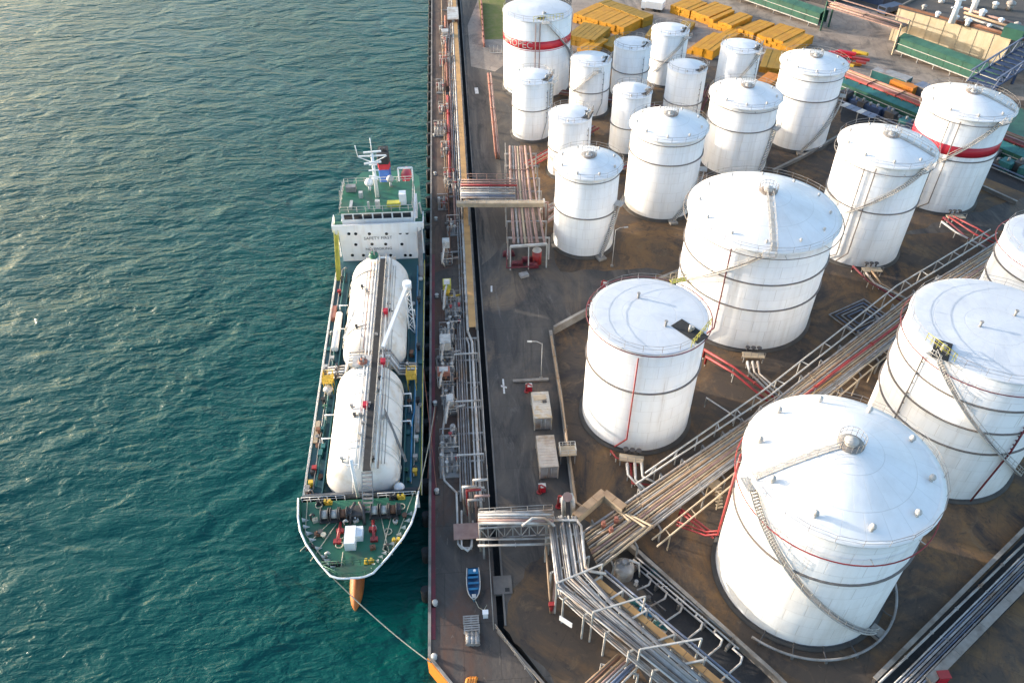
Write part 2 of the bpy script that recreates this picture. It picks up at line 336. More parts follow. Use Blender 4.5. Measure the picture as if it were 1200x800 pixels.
# ================================================================== SETTING
WZ = -3.5
QX, QR, LX = -6.3, 1.85, 2.65            # quay edge, quay right edge, land edge
struct(MB().sheet([(-3000, -1500), (3000, -1500), (3000, 4000), (-3000, 4000)], WZ).build('water', 'water'))
qa, qb = at(501.5, 770), at(526, 800); qd = (qb - qa).normalized(); qc = qb + qd * 60
ra, rb = at(575, 738), at(631, 800); rd = (rb - ra).normalized(); rc = rb + rd * 60
ra.x = QR
quay = struct(MB().prism([(QX, 700), (QX, qa.y), (qb.x, qb.y), (qc.x, qc.y), (rc.x, rc.y), (rb.x, rb.y), (QR, ra.y), (QR, 700)], -7, 0).build('quay_deck', 'quay_top'))
gap = V3(.75, .45, 0)
la, lb, lc = ra + gap, rb + gap, rc + gap; la.x = LX
land_poly = [(LX, 700), (LX, la.y), (lb.x, lb.y), (lc.x, lc.y), (300, lc.y - 60), (2500, lc.y - 60), (2500, 3500), (LX, 3500)]
struct(MB().prism(land_poly, -8, 0).build('ground', 'asphalt'))
struct(MB().prism([(QR - .1, 700), (QR - .1, ra.y), (rb.x - .1, rb.y), (rc.x - .1, rc.y), (lc.x + .1, lc.y), (lb.x + .1, lb.y), (LX + .1, la.y), (LX + .1, 700)], -8, -1.7).build('drain_channel', 'bitumen'))
# kerbs
o = struct(MB().prism([(QX - .02, 520), (QX + .32, 520), (QX + .32, qa.y), (QX - .02, qa.y)], 0, .22).build('kerb', 'concrete_pale'))
kd = (qb - qa).normalized(); kn = V3(-kd.y, kd.x, 0)
struct(MB().prism([tuple((qa + kn * a + kd * b)[:2]) for a, b in ((0, 0), (.32, 0), (.32, 50), (0, 50))], 0, .2).build('kerb', 'concrete_pale'))
struct(MB().prism([(QX + .33, 124), (QX + .85, 124), (QX + .85, 47.2), (QX + .33, 47.2)], 0, .06).build('kerb_stripe', 'maroon'))
struct(MB().prism([(QR - .35, 360), (QR - .02, 360), (QR - .02, 75), (QR - .35, 75)], 0, .35).build('kerb', 'concrete_pale'))
struct(MB().prism([(LX + .02, 360), (LX + .25, 360), (LX + .25, la.y), (LX + .02, la.y)], 0, .12).build('kerb', 'concrete'))
p1, p2 = ra + rd * .2, rb + rd * 30; nrm = V3(-rd.y, rd.x, 0)
struct(MB().prism([tuple((q + nrm * a)[:2]) for q, a in ((p1, -.35), (p1, -.05), (p2, -.05), (p2, -.35))], 0, .3).build('kerb', 'concrete'))
# rust-coloured cut quay face at the corner
struct(MB().prism([tuple((q - nrm_ )[:2]) for q, nrm_ in ((qa, kn * .0), (qa, kn * .12), (qa + kd * 50, kn * .12), (qa + kd * 50, kn * 0))], -6, -.02).build('quay_face', 'orange'))
# bund floors
def ragged(poly, amp=.55, step=2.0, seed=1):
    rnd = random.Random(seed); out = []
    for i in range(len(poly)):
        a, b = Vector(poly[i]), Vector(poly[(i + 1) % len(poly)]); k = max(1, int((b - a).length / step)); d = (b - a).normalized(); nn = Vector((-d.y, d.x))
        for j in range(k): q = a.lerp(b, j / k) + nn * (rnd.uniform(-amp, amp) if j else 0); out.append((q.x, q.y))
    return out
def px_poly(pts, z=0): return [tuple(at(x, y, z)[:2]) for x, y in pts]
struct(MB().sheet([tuple(at(672, 600)[:2]), tuple(at(650, 392)[:2]), tuple(at(700, 362)[:2]), (48, 124), (130, 124), (150, 60), (90, 15), tuple(at(900, 800)[:2]), tuple(at(735, 640)[:2])], .004).build('bund_floor', 'earth'))
struct(MB().sheet(ragged([(17.5, 117), (60, 116), (160, 150), (160, 205), (14, 205), (13.5, 150)]), .0105).build('bund_floor', 'earth'))
struct(MB().sheet(ragged(px_poly([(640, 640), (600, 690), (590, 735), (650, 800), (760, 800), (690, 690), (655, 640)]), .4, 1.0, 2), .006).build('earth_patch', 'earth'))
struct(MB().sheet(px_poly([(560, 0), (590, 0), (588, 40), (600, 70), (580, 84), (552, 78), (548, 30)]), .008).build('road', 'pavement'))
struct(MB().sheet([(8.5, 262), (17, 262), (17, 228), (8.5, 228)], .012).build('grass_verge', 'grass'))
struct(MB().sheet(ragged([(3.2, 262), (9.6, 262), (9.6, 236), (8.6, 215), (8.8, 128), (3.2, 120)], .3, 2.0, 3), .007).build('road', 'lit_road'))  # lighter brown strip: sunlight on the road put into the surface colour
struct(MB().sheet([(QX + .34, 480), (QR - .4, 480), (QR - .4, 122), (QX + .34, 118)], .006).build('quay_surface', 'quay_brown'))
# yard at the far end
struct(MB().sheet(px_poly([(670, 0), (860, -30), (1200, 60), (1200, 118), (1080, 118), (985, 80), (900, 72), (670, 60)]), .0135).build('storage_yard', 'pavement'))
# pit beside the diagonal rack
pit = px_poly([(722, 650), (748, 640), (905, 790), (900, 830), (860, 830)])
struct(MB().sheet(pit, .014).build('pit_floor', 'bitumen'))  # black bitumen floor; the shade of the rack is also in its dark colour
def wall(pts, th, h, mat, label, z0=0.0, name='bund_wall', cat='wall'):
    r = thing(name, label, cat, pts[0])
    for a, b in zip(pts, pts[1:]):
        d = (b - a).normalized(); l = (b - a).length; k = max(1, round(l / 6)); n_ = V3(-d.y, d.x, 0)
        for i in range(k):
            q = a + d * (l * (i + .5) / k)
            ang = math.atan2(d.y, d.x)
            MB().box((q.x, q.y, z0 + h / 2), (l / k - .03, th, h), ang).build('wall_panel', mat, r)
            MB().box((q.x, q.y, z0 + h + .05), (l / k - .03, th + .16, .1), ang).build('coping', 'concrete_pale', r)
    return r
wall([at(645, 392), at(657, 470), at(672, 590)], .35, .9, 'concrete', 'low concrete bund wall running beside the two parked containers')
wall([at(649, 391), at(702, 362), at(800, 322)], .35, 1.5, 'concrete_pale', 'bund wall branching off behind the flat-roofed tank with the black mat')
wall([at(735, 642), at(905, 795), at(960, 850)], .3, 1.3, 'concrete', 'dark wall between the sunken manifold and the large front tank')
wall([at(1022, 800), at(1200, 622), at(1260, 565)], .35, 1.0, 'steel_dark', 'black bund wall along the pipe trench at the lower right corner')
wall([at(1085, 803), at(1204, 682), at(1260, 628)], .8, 1.2, 'concrete_pale', 'wide beige bund wall on the outer side of the pipe trench')
wall([at(1190, 240), at(1000, 152), at(940, 186), at(905, 203)], .35, .8, 'concrete', 'low bund wall behind the second row of tall tanks')

# fenders on the quay face
fend = MB()
fend.cyl((0, 0, -.25), (0, 0, -2.6), .5, n=10).box((.25, 0, -1.4), (.35, .9, 2.5))
f0 = None
for i in range(26):
    y = 128 + i * 5.6
    if f0 is None:
        f0 = fend.build('quay_fender', 'black_rubber'); o = f0
    else: o = f0.copy(); C.objects.link(o)
    o.location = (QX - .5, y, 0); tag(o, 'black rubber fender hanging on the quay face beyond the ship', 'fender', 'quay fenders')
for i in range(13):
    o = f0.copy(); C.objects.link(o); o.location = (QX - .5, 54 + i * 5.6, 0); tag(o, 'black rubber fender squeezed between the ship and the quay', 'fender', 'ship side fenders')
# bollards
b0 = None
for i, (px, py) in enumerate(((509, 771), (510, 708), (512, 577), (510, 474), (512, 348), (511, 258), (510, 205), (509, 160))):
    p = at(px, py)
    where = ['nearest the cut quay corner', 'beside the small blue boat', 'level with the ship forecastle', 'with the red hose beside it', 'level with the ship crane', 'level with the ship bridge', 'behind the ship stern', 'farthest along the quay'][i]
    if b0 is None:
        b0 = thing('bollard', '', 'bollard', (0, 0, 0), 'mooring bollards')
        MB().lathe((0, 0, 0), [(0, .0), (.34, 0), (.26, .12), (.2, .42), (.34, .5), (.36, .62), (.2, .7), (0, .7)], 12).build('post', 'pale_paint', b0)
        MB().box((0, 0, .03), (.9, .9, .06)).build('base_plate', 'steel_dark', b0); r = b0
    else: r = copy_tree(b0)
    r.location = p; r['label'] = 'pale mooring bollard on the quay edge ' + where

# ================================================================== TANKS
TK = dict(T19=(39.4, 52.8, 9.95, 20.8), T17=(24.4, 81.2, 7.85, 19.1), T16=(47.2, 104.4, 11.3, 19.7), T18=(66.2, 71.8, 10.1, 22.2), T20=(92.1, 95.6, 8.3, 17.3),
 T14=(74.2, 121.3, 7.8, 20.8), T15=(97.7, 138, 8.0, 20.2), T13=(22.9, 126.4, 5.7, 16.7), T12=(40.2, 138.9, 7.0, 17.2), T10=(59.9, 154.1, 7.0, 15.7), T11=(77.3, 163.7, 6.7, 17.9),
 T1=(20.6, 196.5, 8.3, 19.1), T2=(17.1, 170.7, 4.5, 13.7), T3=(23.4, 153.2, 4.4, 13.1), T4=(31.9, 181.8, 4.7, 12.7), T5=(38.0, 162.5, 4.15, 13.5), T6=(43.4, 190.5, 4.5, 12.6),
 T7=(54.1, 197.3, 4.6, 13.2), T8=(53.9, 177.8, 4.5, 11.9), T9=(70.1, 189.5, 4.9, 11.6))
def unwrap(a, ref):
    while a - ref > math.pi: a -= 2 * math.pi
    while a - ref < -math.pi: a += 2 * math.pi
    return a
def stair(root, t, a0, z0, a1, z1, mat='pale_paint', w_=.8):
    """helical stair outside shell from (a0,z0) low to (a1,z1) high"""
    cx, cy, R, h = t; a1 = unwrap(a1, a0)
    P = lambda u, rr, dz=0: V3(cx + rr * math.cos(lerp(a0, a1, u)), cy + rr * math.sin(lerp(a0, a1, u)), lerp(z0, z1, u) + dz)
    n = 28
    st = MB()
    for rr in (R + .15, R + .15 + w_):
        st.tube([P(i / n, rr) for i in range(n + 1)], .09, 5)
    st.build('stringer', mat, root)
    L_ = math.hypot((a1 - a0) * R, z1 - z0); k = int(L_ / .33); tr = MB()
    for i in range(k):
        u = (i + .5) / k; a = lerp(a0, a1, u); tr.box(P(u, R + .15 + w_ / 2), (w_, .26, .05), a)
    tr.build('treads', 'steel', root, kind='stuff')
    hr = MB()
    for rr in (R + .18 + w_,):
        hr.tube([P(i / n, rr, 1.1) for i in range(n + 1)], .045, 4); hr.tube([P(i / n, rr, .55) for i in range(n + 1)], .035, 4)
        for i in range(int(L_ / 1.5) + 1): u = i / max(1, int(L_ / 1.5)); hr.tube([P(u, rr), P(u, rr, 1.1)], .04, 4, cap=False)
    hr.build('handrail', mat, root)
def ringtube(mb, t, dr, z, r, n=64, a0=0, a1=None):
    cx, cy, R, h = t
    if a1 is None: mb.tube([(cx + (R + dr) * math.cos(2 * math.pi * i / n), cy + (R + dr) * math.sin(2 * math.pi * i / n), z) for i in range(n)], r, 6, closed=True)
    else: mb.tube([(cx + (R + dr) * math.cos(lerp(a0, a1, i / n)), cy + (R + dr) * math.sin(lerp(a0, a1, i / n)), z) for i in range(n + 1)], r, 6)
def tank(key, label, slope=.3, girders=(), outer=None, stairs=None, risers=(), vents=8, catwalk=None, mat_px=None, band=None, rail_r=.03, group=None, base=True, mini=False, lip=True):
    t = TK[key]; cx, cy, R, h = t; root = thing('storage_tank', label, 'storage tank', (cx, cy, 0), group)
    n = 64 if not mini else 40
    MB().lathe((cx, cy, 0), [(R, .25), (R, h), (R - .02, h), (R - .02, h - .3)], n).build('shell', 'tank_white', root)
    if base: MB().lathe((cx, cy, 0), [(R + .5, 0), (R + .5, .2), (R - .3, .28)], n).build('foundation_ring', 'foundation', root); MB().lathe((cx, cy, 0), [(R + .1, .28), (R + .1, .5), (R - .05, .5)], n).build('bottom_plate', 'steel_dark', root)
    ap = h + slope * R
    prof = [(R * u, h + .02 + slope * R * (1 - u ** 1.4)) for u in [i / 10 for i in range(11)]][::-1]
    prof = [(R + .12, h - .12), (R + .12, h + .0)] + prof[:-1] + [(.001, ap + .02)]
    roof = MB().lathe((cx, cy, 0), prof, n).build('roof', 'roof_white' if slope > .1 else 'roof_flat', root)
    if lip and slope > .1: 
        m_ = MB(); m_.lathe((cx, cy, 0), [(R + .05, h - .02), (R + .55, h - .02), (R + .55, h + .08), (R - .1, h + .08)], n); m_.build('rim_walkway', 'tank_plain', root)
    for z, dk in girders:
        m_ = MB(); m_.lathe((cx, cy, 0), [(R, z - .07), (R + .26, z - .07), (R + .26, z + .05), (R, z + .05)], n, smooth=False); m_.build('wind_girder', dk, root)
    if outer:
        z, dr, mt_ = outer; m_ = MB(); ringtube(m_, t, dr, z, .075); m_.build('spray_ring', mt_, root)
        k = 10
        for i in range(k):
            a = i * 2 * math.pi / k + .3; m_ = MB(); m_.bar((cx + R * math.cos(a), cy + R * math.sin(a), z), (cx + (R + dr) * math.cos(a), cy + (R + dr) * math.sin(a), z), .08); m_.build('ring_bracket', 'pale_paint', root)
    m_ = MB(); rr = R + (.5 if (lip and slope > .1) else -.08); kk = max(16, int(R * 2.6))
    m_.rail([(cx + rr * math.cos(2 * math.pi * i / kk), cy + rr * math.sin(2 * math.pi * i / kk), h + .05) for i in range(kk)], 1.05, 2 * math.pi * rr / kk * .999, rail_r, closed=True)
    m_.build('rim_railing', 'pipe_grey', root)
    for (px, py), (qx, qy) in (stairs or []):
        a1, z1 = hit(t, px, py, .5); a0, z0 = hit(t, qx, qy, .5); z1 = min(z1, h); z0 = max(z0, .2)
        stair(root, t, a0, z0, a1, z1)
        # landing at the top and base step
        m_ = MB(); m_.box((cx + (R + .75) * math.cos(a1), cy + (R + .75) * math.sin(a1), z1), (1.5, 1.8, .1), a1)
        m_.rail([(cx + (R + 1.45) * math.cos(a1 + s_ / R), cy + (R + 1.45) * math.sin(a1 + s_ / R), z1) for s_ in (-.9, 0, .9)], 1.1, .9, .04)
        m_.build('landing', 'pale_paint', root)
        if z0 < 1: MB().box((cx + (R + .9) * math.cos(a0), cy + (R + .9) * math.sin(a0), .28), (1.5, 1.6, .4), a0).build('stair_foot', 'concrete_pale', root)
    for (px, py), (qx, qy), mt_, rr_ in risers:
        a, z1 = hit(t, px, py, .3); _, z0 = hit(t, qx, qy, .3)
        m_ = MB(); q = V3(cx + (R + .3) * math.cos(a), cy + (R + .3) * math.sin(a), 0)
        tang = V3(-math.sin(a), math.cos(a), 0)
        m_.tube([q + V3(0, 0, z1), q + V3(0, 0, max(z0, 1.2)), q - tang * 1.6 + V3(0, 0, .7)], rr_, 6)
        for i in range(6): 
            zz = lerp(z0, z1, (i + .5) / 6); m_.box((q.x - .12 * math.cos(a), q.y - .12 * math.sin(a), zz), (.3, .2, .1), a)
        m_.build('riser_pipe', mt_, root)
    for i in range(vents):
        a = i * 2 * math.pi / vents + .25; rv = R * .88; zb = h + slope * R * (1 - (.88) ** 1.4)
        q = V3(cx + rv * math.cos(a), cy + rv * math.sin(a), zb)
        s_ = (.95 if key == 'T19' else .6) if not mini else .5
        m_ = MB(); m_.cyl(q - V3(0, 0, .3), q + V3(0, 0, .55 * s_), .22 * s_, n=10); m_.lathe(q, [(.001, .95 * s_), (.3 * s_, .85 * s_), (.38 * s_, .6 * s_), (.36 * s_, .45 * s_), (.2 * s_, .45 * s_)], 10); m_.build('vent', 'pale_paint', root)
    if slope > .2 and not mini:
        m_ = MB(); sv = 1.0 if key in ('T19', 'T16') else .6; m_.cyl((cx, cy, ap - .4), (cx, cy, ap + .45 * sv), .62 * sv, n=16); m_.lathe((cx, cy, ap + .45 * sv), [(.001, .28 * sv), (.5 * sv, .2 * sv), (.75 * sv, .0), (.75 * sv, -.1)], 16); m_.build('center_vent', 'pale_paint', root)
        m_ = MB(); m_.lathe((cx, cy, ap - .12), [(.6, 0), (1.4, 0), (1.4, .08), (.6, .08)], 16); m_.rail([(cx + 1.4 * math.cos(i * math.pi / 8), cy + 1.4 * math.sin(i * math.pi / 8), ap) for i in range(16)], 1.1, .55, .035, closed=True); m_.build('center_platform', 'pipe_grey', root)
    if catwalk is not None:
        a = catwalk; ux = V3(math.cos(a), math.sin(a), 0); uy = V3(-ux.y, ux.x, 0); c0 = V3(cx, cy, 0)
        pz = lambda r: h + .12 + slope * R * (1 - (r / R) ** 1.4)
        pts = [(r_, pz(r_)) for r_ in [1.4 + (R - 1.4) * i / 8 for i in range(9)]]
        m_ = MB()
        for (ra_, za), (rb_, zb) in zip(pts, pts[1:]): m_.bar(c0 + ux * ra_ + V3(0, 0, za), c0 + ux * rb_ + V3(0, 0, zb), .8, .06)
        for sg in (-.42, .42): m_.rail([c0 + ux * r_ + uy * sg + V3(0, 0, z_) for r_, z_ in pts], 1.05, 1.25, .035)
        m_.build('roof_catwalk', 'pale_paint', root)
    if mat_px:
        p = at(*mat_px[0], h); a = math.atan2(p.y - cy, p.x - cx); dx, dy = mat_px[1], mat_px[2]; rz = mat_px[3] if len(mat_px) > 3 else a
        zb = h + .06 + slope * R * .25
        MB().box((p.x, p.y, zb + .04), (dx, dy, .07), rz).build('dark_mat', 'black_rubber', root)
        e = V3(cx + (R - .2) * math.cos(a), cy + (R - .2) * math.sin(a), zb)
        m_ = MB(); m_.cyl(p + V3(0, 0, .05), p + V3(0, 0, 1.2 if not mini else .8), .26, .16, n=10); m_.box((p.x + .4, p.y + .3, zb + .3), (.5, .4, .5), rz); m_.build('gauge_hatch', 'pale_paint', root)
        m_ = MB(); tg_ = V3(-math.sin(a), math.cos(a), 0)
        m_.rail([e - tg_ * dy * .6, e + tg_ * dy * .6], 1.2, .8, .05); m_.build('gauge_rail', 'yellow_green' if not mini else 'pipe_grey', root)
    if band:
        z0, z1, white = band
        MB().lathe((cx, cy, 0), [(R + .02, z0), (R + .035, z0), (R + .035, z1), (R + .02, z1)], n, smooth=True).build('painted_band', 'band_red', root)
    return root
def front_z(key, py, dr=0.0):
    t = TK[key]; px = 600 + 0; 
    # height of the shell point facing the camera seen at image row py
    d = math.hypot(t[0], t[1]); q = V3(t[0], t[1], 0) * ((d - t[2] - dr) / d)
    lo_, hi_ = 0, 30
    for _ in range(40):
        m_ = (lo_ + hi_) / 2; v = V3(q.x, q.y, m_) - _cc; y = 400 - FPX * v.dot(_up) / v.dot(_fw)
        if y > py: lo_ = m_
        else: hi_ = m_
    return (lo_ + hi_) / 2
def G(key, *pys, mt_='ring_dark'): return [(front_z(key, p), mt_) for p in pys]
t19 = tank('T19', 'largest front storage tank with blue-shaded cone roof and long diagonal stair', .35, G('T19', 669), (front_z('T19', 646, .8), .8, 'red_paint'), stairs=[((888, 545), (1008, 764))], vents=10, catwalk=math.radians(186))
t17 = tank('T17', 'flat-roofed storage tank with red riser pipe beside the two containers', .03, G('T17', 460), (front_z('T17', 417, .55), .55, 'maroon'), risers=[((748, 420), (726, 512), 'red_paint', .11)], vents=0, mat_px=((808, 389), 2.2, 4.6, R_(36)))
t16 = tank('T16', 'wide domed storage tank with two dark girders behind the flat-roofed tank', .31, G('T16', 331, 361), (front_z('T16', 301, 1.0), 1.0, 'ring_dark'), stairs=[((902, 292), (800, 328))], risers=[((857, 292), (838, 385), 'maroon', .12)], vents=12, catwalk=math.radians(-100))
t18 = tank('T18', 'flat-roofed tank at the right with black mat and diagonal stair', .03, [(20.8 - 3.2, 'ring_dark'), (13.6, 'ring_dark'), (9.8, 'ring_dark')], (20.6, .6, 'maroon'), stairs=[((1100, 412), (1205, 562))], risers=[((1082, 418), (1056, 495), 'ring_dark', .12), ((1203, 500), (1180, 530), 'maroon', .12)], vents=0, mat_px=((1103, 411), 2.0, 3.6, R_(-35)))
t20 = tank('T20', 'tank cut off by the right picture edge with white flat roof', .03, [(13.5, 'ring_dark'), (10, 'ring_dark')], (16.2, .9, 'maroon'), vents=0)
t14 = tank('T14', 'tall domed tank with stair climbing to the red-banded tank beside it', .28, G('T14', 248), (front_z('T14', 204, .7), .7, 'ring_dark'), stairs=[((1088, 192), (992, 249))], risers=[((1013, 198), (985, 300), 'ring_dark', .1), ((1027, 198), (998, 298), 'ring_dark', .12)], vents=9, catwalk=math.radians(-35))
t15 = tank('T15', 'tall domed tank with a plain red band at the upper right', .275, G('T15', 187), (front_z('T15', 146, .6), .5, 'ring_dark'), stairs=[((1176, 140), (1100, 190))], risers=[((1113, 142), (1085, 235), 'ring_dark', .09), ((1126, 143), (1096, 240), 'ring_dark', .11)], vents=9, catwalk=math.radians(-35), band=(front_z('T15', 182), front_z('T15', 171), 0))
t13 = tank('T13', 'narrow domed tank standing nearest to the pipe rack end', .30, G('T13', 257), (front_z('T13', 216, .1), .12, 'ring_dark'), stairs=[((724, 238), (703, 300))], vents=8)
t12 = tank('T12', 'domed tank just behind the narrow one with stair at its right', .33, G('T12', 194), (front_z('T12', 172, .1), .12, 'ring_dark'), stairs=[((823, 198), (788, 258))], vents=9)
t10 = tank('T10', 'domed tank directly behind the wide domed tank', .28, G('T10', 155), (front_z('T10', 132, .5), .6, 'ring_dark'), vents=9, stairs=[((908, 150), (890, 200))])
t11 = tank('T11', 'rearmost domed tank beside the green pipe galleries', .24, G('T11', 119), (front_z('T11', 96, .2), .2, 'ring_dark'), stairs=[((986, 112), (938, 178))], vents=9)
t1 = tank('T1', 'big rear tank with red lettered band nearest the quay road', .10, [], None, stairs=[((640, 24), (671, 72))], risers=[((628, 28), (624, 80), 'pipe_pink', .12), ((633, 28), (629, 80), 'pipe_pink', .12)], vents=0, mat_px=((637, 19), 1.6, 6.0, R_(-20)), band=(front_z('T1', 59), front_z('T1', 49.5), 1), lip=False)
small = dict(T2=('small tank in front of the lettered tank', 131, (640, 92)), T3=('small tank in front row beside the red pipes', 181, (688, 136)), T4=('small tank right of the lettered tank', 110, (706, 70.5)),
  T5=('small pointed-roof tank in the middle of the small tanks', 152, (756, 109)), T6=('small tank beside the yellow stacks with grey-blue shade', 87, (753, 53)), T7=('rearmost small tank touching the yellow stacks', 73, (799, 36)),
  T8=('small tank between the rear pair and the domed tanks', 124, (820, 82)), T9=('small tank in front of the long yellow row', 70, (886, 56.5)))
for k, (lb, gy, mp) in small.items():
    tank(k, lb, .16 if k not in ('T5', 'T8') else .3, G(k, gy) if k != 'T9' else [], None, risers=[((mp[0] + 2, mp[1] + 14), (mp[0] - 1, mp[1] + 50), 'pipe_grey', .07)], vents=3, mat_px=(mp, 1.9, 3.5), mini=True, lip=False, rail_r=.035, group='small vertical tanks',
         stairs={'T4': [((700, 84), (670, 108))], 'T7': [((804, 44), (766, 84))], 'T9': [((890, 62), (862, 96))], 'T2': [((647, 95), (645, 125))]}.get(k))
for key_, root_, pts_ in (('T17', t17, ((748, 349), (780, 382))), ('T18', t18, ((1148, 383), (1189, 370)))):
    for px_, py_ in pts_:
        q = at(px_, py_, TK[key_][3] + .2); m_ = MB(); m_.cyl(q - V3(0, 0, .2), q + V3(0, 0, .8), .16, n=10); m_.cyl(q + V3(0, 0, .75), q + V3(0, 0, .9), .24, n=10); m_.build('gauge_post', 'steel', root_)
# lettering on the red band
def band_text(txt, key, root, zc, size, a_center):
    t = TK[key]; cu = bpy.data.curves.new('lettering', 'FONT'); cu.body = txt; cu.size = size; cu.align_x = 'CENTER'; cu.align_y = 'CENTER'; cu.extrude = .01; cu.resolution_u = 2
    tmp = bpy.data.objects.new('lettering_tmp', cu); C.objects.link(tmp)
    bpy.context.view_layer.update(); dg = bpy.context.evaluated_depsgraph_get()
    me = bpy.data.meshes.new_from_object(tmp.evaluated_get(dg)); bpy.data.objects.remove(tmp)
    for v in me.vertices:
        a = a_center + v.co.x / t[2]; rr = t[2] + .05 + v.co.z
        v.co = Vector((rr * math.cos(a), rr * math.sin(a), zc + v.co.y))
    me.materials.clear(); me.materials.append(MATS['pale_paint']); o = bpy.data.objects.new('lettering', me); C.objects.link(o); o.parent = root
    return o
ac, zc = hit(TK['T1'], 604, 50)
band_text('SINOPEC', 'T1', t1, (front_z('T1', 59) + front_z('T1', 49.5)) / 2, 2.3, ac)
z_ = front_z('T1', 59); tt = TK['T1']; MB().lathe((tt[0], tt[1], 0), [(tt[2] + .02, z_ - .35), (tt[2] + .03, z_ - .35), (tt[2] + .03, z_ - .2), (tt[2] + .02, z_ - .2)], 64).build('band_stripe', 'band_red', t1)
q = [V3(TK['T19'][0] + (TK['T19'][2] + .35) * math.cos(R_(a)), TK['T19'][1] + (TK['T19'][2] + .35) * math.sin(R_(a)), 0) for a in (160, 157)]
for k_, qq in enumerate(q): MB().tube([qq + V3(0, 0, 18.6), qq + V3(0, 0, 4.0), qq + V3(-1.2, .8, 2.8), qq + V3(-4.5, 2.6, 2.8)], .13, 6).build('riser_pipe', 'red_paint', t19)
# piping and platforms at tank feet
def foot_platform(px, py, key, label):
    p = at(px, py, 1.2); t = TK[key]; a = math.atan2(p.y - t[1], p.x - t[0])
    r = thing('valve_platform', label, 'platform', (p.x, p.y, 0)); tg_ = V3(-math.sin(a), math.cos(a), 0); ux = V3(math.cos(a), math.sin(a), 0); p0 = V3(p.x, p.y, 0)
    MB().box((p.x, p.y, 1.2), (1.3, 3.4, .12), a).build('deck', 'duct_cream', r)
    for s1 in (-.5, .5):
        for s2 in (-1.5, 1.5): q = p0 + ux * s1 + tg_ * s2; MB().bar(q, q + V3(0, 0, 1.15), .14).build('leg', 'steel', r)
    m_ = MB(); m_.rail([p0 + ux * .6 - tg_ * 1.65 + V3(0, 0, 1.25), p0 + ux * .6 + tg_ * 1.65 + V3(0, 0, 1.25)], 1.0, 1.1, .04); m_.build('guard_rail', 'steel', r)
    for s2 in (-.9, 0, .9):
        q = p0 - ux * .9 + tg_ * s2; m_ = MB(); m_.cyl(q + V3(0, 0, 1.3), q + V3(0, 0, 2.0), .16, n=8); m_.cyl(q + V3(0, 0, 2.0), q + V3(0, 0, 2.08), .4, n=10); m_.build('valve_wheel', 'steel_dark', r)
foot_platform(740, 537, 'T17', 'cream valve platform at the foot of the flat-roofed tank')
foot_platform(883, 416, 'T16', 'valve platform at the foot of the wide domed tank')
foot_platform(1022, 316, 'T14', 'valve platform at the foot of the tall domed tank')
foot_platform(1120, 254, 'T15', 'valve platform at the foot of the red-banded tall tank')
m_ = MB(); tq = TK['T19']; ringtube(m_, tq, 1.7, .55, .16, 40, R_(-135), R_(25)); pr_ = thing('foam_pipe_ring', 'pale pipe ring curving round the base of the largest front tank', 'pipe', (tq[0], tq[1], 0)); m_.build('ring_pipe', 'steel', pr_)
for i in range(9):
    a = R_(-130 + 18.5 * i); q = V3(tq[0] + (tq[2] + 1.7) * math.cos(a), tq[1] + (tq[2] + 1.7) * math.sin(a), 0); MB().box((q.x, q.y, .2), (.4, .3, .4), a).build('sleeper', 'concrete', pr_)
    MB().tube([q + V3(0, 0, .55), q + V3(-.8 * math.cos(a), -.8 * math.sin(a), .55), q + V3(-1.5 * math.cos(a), -1.5 * math.sin(a), .9)], .09, 6).build('branch_pipe', 'steel_dark', pr_)

# ================================================================== SHIP
SX = -14.95; DK, FK = 1.5, 4.0
ship = thing('gas_carrier', 'gas carrier with two white cargo tanks and green deck moored at the quay', 'ship', (SX, 100, WZ))
st_ = [(52.9, .9, 58.5, .05), (53.0, 1.6, 58.6, .2), (53.4, 2.5, 59.2, .6), (54.4, 3.3, 60.5, 1.4), (55.4, 4.1, 62, 2.4), (58, 5.85, 64.5, 4.0), (60, 6.8, 66.5, 5.3), (62, 7.3, 69, 6.4), (65, 7.65, 72, 7.2), (70, 7.9, 76, 7.7), (90, 7.9, 92, 7.8), (128, 7.9, 126, 7.7), (140, 7.6, 136, 6.6), (146, 6.6, 142, 4.8), (149, 5.2, 144.5, 2.5)]
def hull_at(i, sgn, z):
    yt, ht, yb, hb = st_[i]; u = (z - WZ) / (FK + .9 - WZ); u = max(-.4, min(u, 1)); k = u if u < 0 else u ** 1.3
    return V3(SX + sgn * (hb + (ht - hb) * k), yb + (yt - yb) * k, z)
def loft(zs, i0, i1, mat, name, parent, close_stern=True):
    m = MB(); vs = []; cols = []
    idx = [(i, -1) for i in range(i1, i0 - 1, -1)] + [(i, 1) for i in range(i0, i1 + 1)]
    for i, s_ in idx:
        for z in zs: vs.append(hull_at(i, s_, z))
    n = len(zs); k = len(idx)
    fs = [(a * n + b, (a + 1) * n + b, (a + 1) * n + b + 1, a * n + b + 1) for a in range(k - 1) for b in range(n - 1)]
    if close_stern: fs += [((k - 1) * n + b, b, b + 1, (k - 1) * n + b + 1) for b in range(n - 1)]
    m.add(vs, fs, True); return m.build(name, mat, parent)
hull = loft([-8, -4.5, WZ, -2.4, -1.2, 0, 1.0, DK + .02], 0, len(st_) - 1, 'hull_paint', 'hull', ship)
loft([-2.5 + .6, -1.6], 0, 0, 'hull_paint', 'draught_mark', hull, False) if False else None
